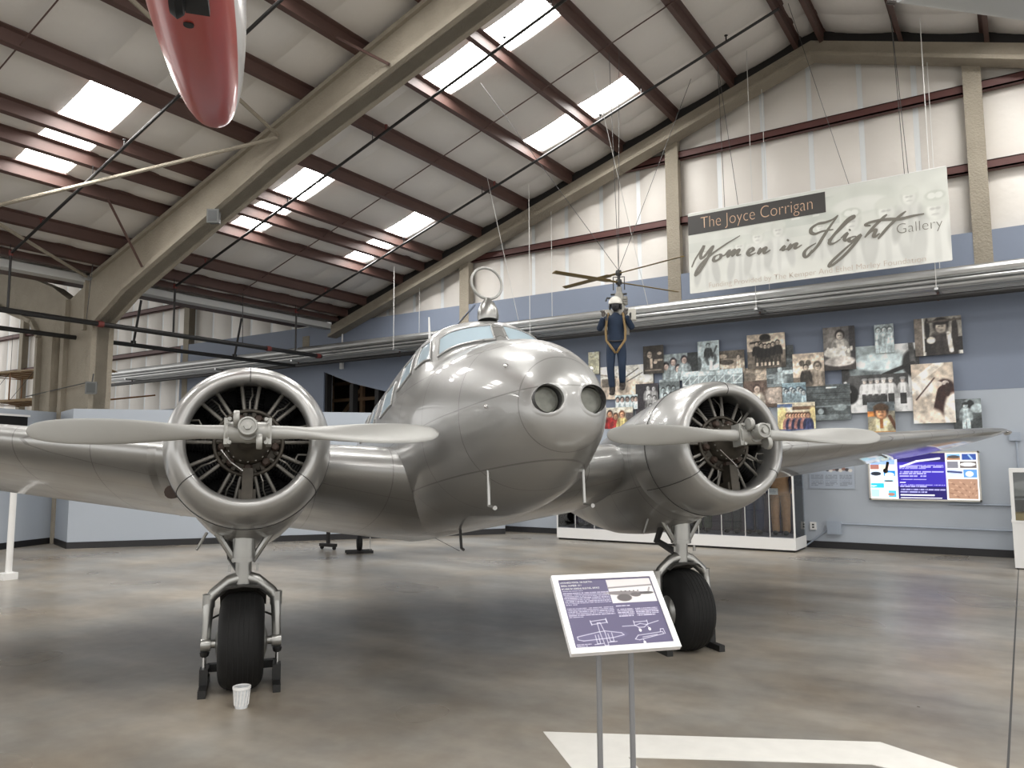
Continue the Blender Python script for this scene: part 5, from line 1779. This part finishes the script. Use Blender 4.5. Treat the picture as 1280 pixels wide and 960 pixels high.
for pts in ([(.05, .84), (.27, .79), (.34, .78), (.5, .82), (.52, .85), (.4, .88), (.1, .9), (.05, .88), (.05, .84)], [(.30, .98), (.285, .8), (.285, .66), (.315, .66), (.335, .8), (.335, .98), (.30, .98)], [(.22, .635), (.38, .615), (.385, .66), (.23, .68), (.22, .635)], [(.22, .62), (.225, .69)], [(.385, .6), (.39, .67)], [(.23, .83), (.23, .95), (.26, .95), (.26, .83)], [(.36, .82), (.365, .93), (.4, .93), (.4, .81)], [(.2, .96), (.29, .95)], [(.34, .94), (.43, .935)],
            [(.53, .73), (.66, .73), (.72, .705), (.78, .725), (.92, .68)], [(.66, .66), (.66, .73), (.7, .76), (.75, .76), (.8, .72), (.8, .66)], [(.66, .68), (.8, .675)], [(.69, .76), (.70, .80)], [(.79, .75), (.80, .79)],
            [(.62, .92), (.66, .87), (.8, .855), (.92, .84), (.93, .87), (.8, .9), (.66, .935), (.62, .92)], [(.9, .84), (.91, .8), (.94, .8), (.945, .87)], [(.7, .93), (.705, .975)], [(.70, .9), (.86, .875)]):
    ik.line(pts, .0045, ln_, .9)
for x, y in ((.70, .80), (.80, .79), (.705, .975)):
    ik.oval(x, y, .012, .02, (235, 235, 240))
iw, ih = SW - 2 * bw, SH - 2 * bw
pn = ink_mesh('sign_print', ik, sp(-iw / 2, -ih / 2, -0.003), (iw, 0, 0), (0, ih * ct, ih * st_), MATS['print'])
link('sign_print', pn, sign)
for i, s_ in enumerate(('LOCKHEED MODEL 10A ELECTRA', 'SERIAL NUMBER 1011', 'NC14260, RH VARIOUS, BLUE FUEL, SERVICE')):
    text_mesh('sign_title', s_, (0.152, 0.096, 0.178)[i], 0.0085, sp(-iw / 2 + 0.008, ih / 2 - 0.018 - 0.0165 * i, -0.002), (1, 0, 0), (0, ct, st_), M_WHITE, sign, 0.0006)
for x in (-0.075, 0.077):
    MB().tube([(x, 0.01, 0), (x, 0.01, 1.03)], 0.0125, 12).build('post', mat('post_grey', (0.25, 0.255, 0.265, 1), 0.35, metal=0.4), sign, smooth=40)
MB().box(-0.3, 0.3, -0.2, 0.22, 0, 0.012).build('foot_plate', M_DARKGREY, sign)

# ------------------------------------------------------------------ drip cup, wheel jacks, stands
cup = thing('plastic_cup', 'clear ribbed plastic drip cup on the floor before the left wheel', 'cup', (-4.69, 3.67, 0))
M_CUP = mat('cloudy_plastic', (0.62, 0.64, 0.66, 1), 0.25, noise=0.3, nscale=40)
MB().lathe([(0.03, 0.002), (0.043, 0.0), (0.046, 0.02), (0.056, 0.135), (0.054, 0.135), (0.045, 0.02), (0.0, 0.015)], (0, 0, 0), n=28, cap=False).build('cup_body', M_CUP, cup, smooth=50)
MB().lathe([(0.054, 0.128), (0.062, 0.13), (0.062, 0.146), (0.054, 0.148), (0.053, 0.14)], (0, 0, 0), n=28, cap=False).build('cup_rim', M_WHITE, cup, smooth=50)
rb = MB()
for j in range(14):
    a = 2 * math.pi * j / 14
    rb.tube([(0.047 * math.cos(a), 0.047 * math.sin(a), 0.02), (0.056 * math.cos(a + 0.2), 0.056 * math.sin(a + 0.2), 0.125)], 0.0035, 5)
rb.build('ribs', M_WHITE, cup)


def world_of(p):
    c, s = math.cos(HEAD), math.sin(HEAD)
    return (-3.885 + p[0] * c - p[1] * s, 5.45 + p[0] * s + p[1] * c, p[2])


def jack(x, label):
    t = thing('axle_jack', label, 'jack', world_of((x, 0.0, 0)), HEAD, 'axle jacks under the main wheels')
    m = mat('jack_black', (0.01, 0.01, 0.01, 1), 0.45)
    for s_ in (-1, 1):
        q = s_ * 0.262
        MB().box(q - 0.028, q + 0.028, -0.2, 0.3, 0.0, 0.055).build('foot', m, t)
        MB().box(q - 0.03, q + 0.03, -0.05, 0.05, 0.055, 0.17).build('post', m, t)
        MB().tube([(q, 0, 0.17), (q, 0, 0.255)], 0.014, 10).build('screw', M_CHROME, t)
        MB().lathe([(0.015, 0.25), (0.03, 0.26), (0.036, 0.285), (0.03, 0.29)], (q, 0, 0), n=12).build('saddle', m, t)
    MB().box(-0.26, 0.26, 0.36, 0.42, 0.05, 0.11).build('cross_bar', m, t)
    for s_ in (-1, 1):
        MB().box(s_ * 0.262 - 0.02, s_ * 0.262 + 0.02, 0.05, 0.4, 0.06, 0.11).build('side_arm', m, t)
    return t


jack(-1.91, 'black axle jack stand straddling the left wheel by the drip cup')
jack(1.91, 'black axle jack stand straddling the right wheel behind the sign')

t = thing('wing_stand', 'white tubular stand under the left wing at the picture edge', 'stand', (-12.78, 5.75, 0))
MB().tube([(0, 0, 0.03), (0.02, 0, 1.55)], 0.045, 12).build('post', M_WHITE, t)
MB().box(-0.1, 0.08, -0.1, 0.1, 0, 0.1).build('base', M_WHITE, t)
MB().lathe([(0.05, 0), (0.09, 0.03), (0.09, 0.06)], (0.02, 0, 1.52), n=14).build('cap', M_WHITE, t)
t2 = thing('stanchion', 'thin black stanchion with castors seen beneath the left wing', 'stand', (-11.62, 11.05, 0))
MB().tube([(0, 0, 0.06), (0, 0, 1.3)], 0.04, 10).build('post', M_BLACK, t2)
MB().box(-0.2, 0.2, -0.05, 0.05, 0.06, 0.12).build('foot', M_BLACK, t2)
for x in (-0.17, 0.17):
    MB().lathe([(0.035, -0.02), (0.04, 0), (0.035, 0.02)], (x, 0, 0.04), 'X', 12).build('castor', M_BLACK, t2)
wc = world_of((0, 8.72, 0))
t3 = thing('tail_dolly', 'low black cradle under the tail wheel', 'dolly', wc, HEAD)
MB().box(-0.25, 0.25, -0.12, -0.04, 0, 0.05).box(-0.25, 0.25, 0.1, 0.18, 0, 0.05).box(-0.06, 0.06, -0.12, 0.18, 0, 0.038).build('cradle', M_BLACK, t3)
MB().tube([(0.2, 0, 0.05), (0.2, 0, 0.5)], 0.012, 6).build('handle', M_CHROME, t3)
# ------------------------------------------------------------------ people helper: one continuous skinned body
def skinned(name, joints, edges, material, parent, root, sub=2):
    me = bpy.data.meshes.new(name)
    names = list(joints)
    me.from_pydata([joints[k][0] for k in names], [(names.index(a), names.index(b)) for a, b in edges], [])
    o = bpy.data.objects.new(name, me)
    COL.objects.link(o)
    md = o.modifiers.new('skin', 'SKIN')
    md.use_smooth_shade = True
    sv = me.skin_vertices[0].data
    for i, k in enumerate(names):
        r = joints[k][1]
        sv[i].radius = r if isinstance(r, tuple) else (r, r)
        sv[i].use_root = k == root
    s = o.modifiers.new('sub', 'SUBSURF')
    s.levels = s.render_levels = sub
    dg = bpy.context.evaluated_depsgraph_get()
    dg.update()
    m2 = bpy.data.meshes.new_from_object(o.evaluated_get(dg))
    bpy.data.objects.remove(o)
    m2.materials.clear()
    m2.materials.append(material)
    m2.polygons.foreach_set('use_smooth', [True] * len(m2.polygons))
    return link(name, m2, parent)


M_SUIT = mat('navy_coverall', (0.012, 0.026, 0.055, 1), 0.8, noise=0.3, nscale=9)
M_GLOVE = mat('glove_grey', (0.13, 0.12, 0.11, 1), 0.7)
M_STRAP = mat('tan_webbing', (0.28, 0.19, 0.085, 1), 0.7)
M_HELM = mat('white_helmet', (0.78, 0.76, 0.70, 1), 0.25)
M_BOOT = mat('boot_brown', (0.035, 0.028, 0.024, 1), 0.5)
M_MASK = mat('mask_dark', (0.03, 0.03, 0.035, 1), 0.5)
HP = (-5.97, 12.5, 2.86)
HROT = math.atan2(HP[0] * -1, HP[1]) * -1 * -1
# figure faces -y locally; turn it towards the camera side of the hall
person = thing('person', 'suspended pilot mannequin in navy coverall and white helmet, hands raised', 'person', HP, rad(22))
J = {
    'pelvis': ((0, 0, 0.90), (0.15, 0.105)), 'waist': ((0, 0, 1.06), (0.145, 0.10)), 'chest': ((0, 0, 1.28), (0.175, 0.115)), 'neckb': ((0, 0, 1.44), (0.085, 0.075)), 'neck': ((0, -0.01, 1.51), (0.06, 0.06)),
    'hipl': ((-0.10, 0, 0.84), 0.10), 'kneel': ((-0.105, -0.035, 0.47), 0.072), 'ankl': ((-0.085, 0.0, 0.13), 0.062),
    'hipr': ((0.10, 0, 0.84), 0.10), 'kneer': ((0.10, -0.06, 0.49), 0.072), 'ankr': ((0.095, 0.03, 0.22), 0.062),
    'shl': ((-0.19, 0, 1.40), 0.075), 'ell': ((-0.30, -0.07, 1.17), 0.058), 'wrl': ((-0.215, -0.2, 1.385), 0.042),
    'shr': ((0.19, 0, 1.40), 0.075), 'elr': ((0.30, -0.05, 1.18), 0.058), 'wrr': ((0.20, -0.17, 1.41), 0.042)}
E_ = [('pelvis', 'waist'), ('waist', 'chest'), ('chest', 'neckb'), ('neckb', 'neck'), ('pelvis', 'hipl'), ('hipl', 'kneel'), ('kneel', 'ankl'), ('pelvis', 'hipr'), ('hipr', 'kneer'), ('kneer', 'ankr'), ('chest', 'shl'), ('shl', 'ell'), ('ell', 'wrl'), ('chest', 'shr'), ('shr', 'elr'), ('elr', 'wrr')]
skinned('body', J, E_, M_SUIT, person, 'pelvis')
hd = MB()
hd.ball((0, -0.02, 1.63), (0.078, 0.098, 0.115), 20, 14)
hd.ball((0, -0.118, 1.61), (0.014, 0.02, 0.024), 8, 6)
for s_ in (-1, 1):
    hd.ball((s_ * 0.03, -0.108, 1.635), (0.015, 0.012, 0.009), 8, 6)
    hd.ball((s_ * 0.08, -0.01, 1.62), (0.012, 0.022, 0.035), 8, 6)
hd.ball((0, -0.112, 1.575), (0.026, 0.012, 0.008), 8, 6)
hd.build('head', M_MASK, person, smooth=60)['label'] = 'dark mannequin face under the white helmet'
hl = []
for i in range(9):
    a = rad(4 + i * 11.5)
    hl.append((0.125 * math.sin(a), 0.13 * math.cos(a)))
MB().lathe([(r, h) for r, h in hl] + [(0.113, -0.02)], (0, -0.005, 1.665), n=24, cap=True).build('helmet', M_HELM, person, smooth=60)
for s_ in (-1, 1):
    MB().ball((s_ * 0.1, -0.01, 1.6), (0.022, 0.045, 0.055), 10, 8).build('ear_pad', M_MASK, person)
for s_, wx in ((-1, (-0.215, -0.2, 1.385)), (1, (0.20, -0.17, 1.41))):
    x, y, z = wx
    H = {'w': ((x, y, z), 0.032), 'p': ((x - s_ * 0.005, y - 0.01, z + 0.06), (0.04, 0.022))}
    EE = [('w', 'p')]
    for k, (dx, ln1) in enumerate(((-0.03, 0.036), (-0.01, 0.042), (0.01, 0.04), (0.03, 0.032))):
        H['a%d' % k] = ((x + dx, y - 0.016, z + 0.10), 0.0105)
        H['b%d' % k] = ((x + dx, y - 0.05, z + 0.105 + ln1 * 0.2), 0.0095)
        H['c%d' % k] = ((x + dx, y - 0.062, z + 0.105 - ln1 * 0.7), 0.0085)
        EE += [('p', 'a%d' % k), ('a%d' % k, 'b%d' % k), ('b%d' % k, 'c%d' % k)]
    H['t1'] = ((x - s_ * 0.045, y - 0.02, z + 0.055), 0.012)
    H['t2'] = ((x - s_ * 0.045, y - 0.055, z + 0.08), 0.0095)
    EE += [('p', 't1'), ('t1', 't2')]
    skinned('hand', H, EE, M_GLOVE, person, 'w', 1)
for s_, a in ((-1, (-0.085, 0.0, 0.13)), (1, (0.095, 0.03, 0.22))):
    b = MB()
    rg = []
    for (dy, dz, rx, rz) in ((0.07, -0.06, 0.038, 0.05), (0.03, -0.05, 0.048, 0.07), (-0.03, -0.07, 0.048, 0.05), (-0.1, -0.095, 0.05, 0.034), (-0.17, -0.105, 0.045, 0.028), (-0.2, -0.108, 0.025, 0.018)):
        rg.append([(a[0] + rx * math.cos(t), a[1] + dy, a[2] + dz + rz * math.sin(t)) for t in (2 * math.pi * j / 14 for j in range(14))])
    b.loft(rg)
    b.tube([(a[0], a[1] + 0.01, a[2] - 0.05), (a[0], a[1] + 0.01, a[2] + 0.06)], 0.055, 12)
    b.build('boot', M_BOOT, person, smooth=60)
for s_ in (-1, 1):
    MB().tube([(s_ * 0.12, 0.12, 1.42), (s_ * 0.13, 0.0, 1.485), (s_ * 0.15, -0.11, 1.38), (s_ * 0.175, -0.115, 1.15), (s_ * 0.165, -0.11, 0.98), (s_ * 0.06, -0.12, 0.83), (s_ * 0.02, -0.07, 0.77), (s_ * 0.03, 0.06, 0.78)], 0.021, 6).build('harness_strap', M_STRAP, person)
MB().tube([(-0.16, -0.09, 0.99), (-0.06, -0.118, 0.965), (0.06, -0.118, 0.965), (0.16, -0.09, 0.99)], 0.016, 6).build('belt', M_MASK, person)

# backpack helicopter ------------------------------------------------
hz = thing('backpack_helicopter', 'one-man backpack helicopter with olive rotor blades hung from cables', 'helicopter', (-5.97, 12.66, 4.3), rad(22))
M_HELI = mat('heli_grey', (0.34, 0.33, 0.30, 1), 0.45, metal=0.4, noise=0.3, nscale=20)
M_HELD = mat('heli_dark', (0.03, 0.03, 0.03, 1), 0.5)
M_OLIVE = mat('olive_blade', (0.17, 0.115, 0.025, 1), 0.45, noise=0.15)
h = MB().tube([(0, 0, -0.1), (0, 0, 0.86)], 0.028, 10)
h.build('rotor_shaft', M_HELD, hz)
MB().lathe([(0.09, -0.1), (0.11, 0), (0.11, 0.14), (0.08, 0.2), (0.1, 0.24), (0.1, 0.32), (0.05, 0.42), (0.05, 0.5)], (0, 0, 0.05), n=16).build('engine_block', M_HELI, hz, smooth=40)
for s_ in (-1, 1):
    MB().lathe([(0.055, 0), (0.07, 0.02), (0.055, 0.04), (0.07, 0.06), (0.055, 0.08), (0.07, 0.1), (0.055, 0.12), (0.06, 0.15)], (s_ * 0.09, 0, 0.22), 'X' if False else 'Z', 12).build('engine_cylinder', M_HELI, hz)
    MB().box(s_ * 0.21 - 0.085, s_ * 0.21 + 0.085, -0.08, 0.08, -0.07, 0.13).build('fuel_tank', mat('tank_cream', (0.6, 0.58, 0.52, 1), 0.4), hz)
    MB().tube([(s_ * 0.2, 0, -0.05), (s_ * 0.21, -0.25, 0.02), (s_ * 0.205, -0.37, -0.02), (s_ * 0.205, -0.37, -0.12)], 0.014, 8).build('control_handle', M_HELD, hz)
MB().box(-0.17, 0.17, -0.02, 0.08, -0.32, 0.02).build('back_frame', M_HELI, hz)
MB().tube([(-0.02, 0, 0.34), (-0.22, 0, 0.36), (-0.24, 0, 0.3)], 0.018, 6).tube([(-0.15, 0, 0.42), (0.14, 0, 0.42)], 0.018, 6).build('control_arm', M_HELD, hz)
MB().tube([(-0.1, 0, 0.5), (-0.1, 0, 0.74), (0.1, 0, 0.74), (0.1, 0, 0.5)], 0.012, 6).build('link_cage', M_HELD, hz)
for zr, ang, nm in ((0.81, rad(-18.2 - 22), 'upper'), (0.64, rad(66.5 - 22), 'lower')):
    MB().lathe([(0.05, -0.04), (0.06, 0), (0.05, 0.05)], (0, 0, zr), n=12).build('rotor_hub', M_HELD, hz)
    for k in (0, 1):
        a = ang + math.pi * k
        d = Vector((math.cos(a), math.sin(a), 0))
        s2 = Vector((-d.y, d.x, 0))
        rg = []
        for r in (0.05, 0.2, 0.25, 0.6, 1.0, 1.4, 1.46):
            c_ = 0.03 if r < 0.22 else 0.062
            rg.append([tuple(d * r + s2 * (c_ * math.cos(q)) + Vector((0, 0, zr + 0.012 * math.sin(q) + 0.22 * c_ * math.cos(q)))) for q in (2 * math.pi * j / 10 for j in range(10))])
        MB().loft(rg).build('rotor_blade', M_OLIVE, hz, smooth=40)
for tx in ((-8.0, 11.2), (-6.05, 12.6), (-5.9, 12.72), (-5.3, 14.9)):
    c, s = math.cos(rad(-22)), math.sin(rad(-22))
    wx, wy = tx[0] + 5.97, tx[1] - 12.66
    MB().tube([(0, 0, 0.86), (wx * c - wy * s, wx * s + wy * c, zp(tx[0]) + 0.02 - 4.3)], 0.0055, 5).build('suspension_cable', M_WIRE, hz)

# cords from the roof that steady the pipe rack and the banner ---------
for a, b in (((-6.45, 12.7, zp(-6.45) + 0.02), (-6.45, 15.1, 4.95)), ((-9.7, 13.8, zp(-9.7)), (-9.7, 15.1, 4.95))):
    MB().tube([(p[0], p[1] - 15.6, p[2] - 4.6) for p in (a, b)], 0.006, 5).build('hanger_cord', M_WWIRE, bundle)
MB().tube([bl(-3.2, zp(-3.2), -0.6), bl(-2.4, 6.76, 0)], 0.005, 5).build('hanging_wire', M_WIRE, ban)

# ------------------------------------------------------------------ red and white sailplane hull overhead
M_RED = mat('gloss_red', (0.42, 0.045, 0.03, 1), 0.35, noise=0.12, nscale=1.5, coat=0.2)
M_GLW = mat('gloss_white', (0.80, 0.80, 0.80, 1), 0.18, coat=0.4)
gd = Vector((-0.772, 0.636, 0))
gl = thing('sailplane', 'red bellied white sailplane hull hanging nose down the hall overhead', 'glider', (-5.75, 4.06, 0), math.atan2(0.636, -0.772) - math.pi / 2)
gw = np.array([(0, 0.0, 0.04), (0.05, 0.075, 0.10), (0.15, 0.13, 0.17), (0.35, 0.185, 0.25), (0.7, 0.235, 0.33), (1.2, 0.275, 0.40), (2.0, 0.30, 0.45), (3.4, 0.30, 0.47), (4.2, 0.28, 0.45)])
hull_b, hull_t = [], []
rg = []
NS = 40
for s_ in [0.004, 0.02, 0.05, 0.1, 0.15, 0.22, 0.3, 0.4, 0.55, 0.7, 0.9, 1.2, 1.6, 2.0, 2.6, 3.4, 4.2]:
    w_ = float(pchip(np.sqrt(gw[:, 0]), gw[:, 1], math.sqrt(s_)))
    h_ = float(pchip(np.sqrt(gw[:, 0]), gw[:, 2], math.sqrt(s_)))
    zc = 4.74
    r = []
    for j in range(NS):
        a = 2 * math.pi * j / NS
        c, s = math.cos(a), math.sin(a)
        r.append((w_ * math.copysign(abs(c) ** 0.85, c), -s_, zc + h_ * math.copysign(abs(s) ** 0.9, s)))
    rg.append(r)
hb = MB()
o_ = 0
hb.v = [p for r in rg for p in r]
for i in range(len(rg) - 1):
    for j in range(NS):
        q = (i * NS + j, i * NS + (j + 1) % NS, (i + 1) * NS + (j + 1) % NS, (i + 1) * NS + j)
        a = (j + 0.5) / NS * 360
        red = (196 < a < 322) or i < 4
        hb.f.append(q)
        hb.mi.append(0 if red else 1)
hb.f.append(tuple(range(NS)))
hb.mi.append(0)
hb.f.append(tuple((len(rg) - 1) * NS + j for j in range(NS)))
hb.mi.append(1)
hb.build('hull', [M_RED, M_GLW], gl, smooth=50)
MB().lathe([(0.03, -0.04), (0.1, -0.035), (0.125, 0), (0.1, 0.035), (0.03, 0.04)], (-0.03, -2.62, 4.27), 'X', 24).build('wheel', M_TIRE, gl, smooth=40)
MB().box(0.0, 0.13, -2.78, -2.46, 4.262, 4.3).build('wheel_slot', M_BLACK, gl)
MB().lathe([(0.03, 0), (0.03, 0.02)], (0.0, -2.3, 4.275), n=12).build('tow_hook', M_BLACK, gl)
for y_, x_ in ((-0.9, 0.0), (-3.2, 0.1), (-3.2, -0.1)):
    wx = -5.75 + 0.772 * -y_ * 1.0
    MB().tube([(x_ * 0.5, y_, 5.0), (x_, y_, zp(wx) + 0.05)], 0.005, 5).build('suspension_cable', M_WIRE, gl)

# wing of another suspended aircraft ----------------------------------
hw = thing('suspended_wing', 'pale grey wing of a suspended aircraft crossing the top right corner', 'wing', (-0.93, 9.6, 7.0), math.atan2(1.287, 1.243))
rg = []
for x in (-0.0, 1.5, 3.0, 4.5):
    ch = 1.5
    rg.append([(x - 0.15 * (1 - abs(x - 2.2) / 2.2), -u * ch, v * ch) for u, v in airfoil(0.1, 0.01, 14)])
MB().loft(rg).build('wing_panel', mat('pale_grey_dope', (0.52, 0.54, 0.54, 1), 0.4), hw, smooth=50)
MB().tube([(0.0, 0.02, 0), (-0.08, 0.05, 0.02)], 0.03, 8).build('tip_fitting', M_BOOT, hw)
for x in (0.05, 1.2, 3.5):
    c, s = math.cos(math.atan2(1.287, 1.243)), math.sin(math.atan2(1.287, 1.243))
    MB().tube([(x, -0.5, 0.06), (x, -0.5, zp(-0.93 + x * c + 0.5 * s) - 7.0 + 0.02)], 0.006, 5).build('suspension_cable', M_WIRE, hw)

# fabric biplane glider at the far left --------------------------------
M_FAB = mat('doped_fabric', (0.60, 0.45, 0.27, 1), 0.6, noise=0.12, nscale=5)
M_SPAR = mat('varnished_spruce', (0.30, 0.15, 0.06, 1), 0.45)
bp_ = thing('biplane_glider', 'old tan fabric biplane glider hanging beyond the tan column', 'glider', (-20.6, 10.2, 3.3), rad(8))
for z, x0, x1 in ((0.75, -2.6, 1.4), (0.0, -2.6, 1.0)):
    w_ = MB()
    rg = []
    for x in np.linspace(x0, x1, 9):
        rg.append([(x, u * 1.25 - 0.62, z + v * 1.25 + 0.045 * math.sin(math.pi * u)) for u, v in airfoil(0.03, 0.05, 10)])
    w_.loft(rg)
    wo = w_.build('wing', M_FAB, bp_, smooth=40)
    for x in np.linspace(x0 + 0.1, x1 - 0.1, 9):
        MB().box(x - 0.012, x + 0.012, -0.6, 0.6, z - 0.012, z + 0.005).build('rib', M_SPAR, wo)
for x in (-2.2, -1.2, -0.2, 0.8):
    for y in (-0.5, 0.45):
        MB().tube([(x, y, 0.02), (x, y, 0.78)], 0.02, 6).build('strut', M_SPAR, bp_)
for a, b in (((-2.2, -0.5, 0.02), (-1.2, -0.5, 0.78)), ((-1.2, -0.5, 0.02), (-0.2, -0.5, 0.78)), ((-0.2, -0.5, 0.02), (0.8, -0.5, 0.78))):
    MB().tube([a, b], 0.006, 5).build('bracing_wire', M_WIRE, bp_)
MB().tube([(0.4, -0.4, 0.3), (1.4, -0.4, 0.32)], 0.04, 8).tube([(0.4, 0.4, 0.0), (0.4, 2.6, 0.35)], 0.025, 6).build('boom', M_SPAR, bp_)
for x in (-2.0, 0.6):
    MB().tube([(x, 0, 0.8), (x, 0, 1.9)], 0.006, 5).build('suspension_cable', M_WIRE, bp_)

# dark poster on the left partition -------------------------------------
ik = Ink(120, 60, (16, 14, 14))
ik.line([(.05, .3), (.35, .2), (.5, .32)], .03, (190, 90, 30)).line([(.05, .42), (.3, .3)], .02, (210, 150, 60))
ik.text_rows(.55, .3, .97, .42, 1, (170, 40, 30), .9, 1)
ik.rect(.5, .52, .95, .66, (150, 130, 60)).rect(.05, .55, .4, .9, (60, 46, 40)).rect(.66, .5, .8, .6, (180, 60, 40))
a_, b_ = Vector((-16.62, 5.5, 0)), Vector((-17.52, 8.05, 0))
dv = (b_ - a_)
me = ink_mesh('poster', ik, (0, 0, 0), (dv.x, dv.y, 0), (0, 0, 0.75), MATS['print'], 0.03, M_EDGE)
nrm = Vector((dv.y, -dv.x, 0)).normalized()
pr_ = link('poster', me, None, (a_.x + nrm.x * 0.045, a_.y + nrm.y * 0.045, 1.95))
tag(pr_, 'black poster with red and orange print on the pale blue partition above the left wing', 'poster')
MB().box(-0.02, dv.length + 0.02, -0.045, -0.032, -0.04, 0.0).box(-0.02, dv.length + 0.02, -0.045, -0.032, 0.75, 0.79).build('poster_rail', M_WHITE, pr_, None, None, (0, 0, math.atan2(dv.y, dv.x)))
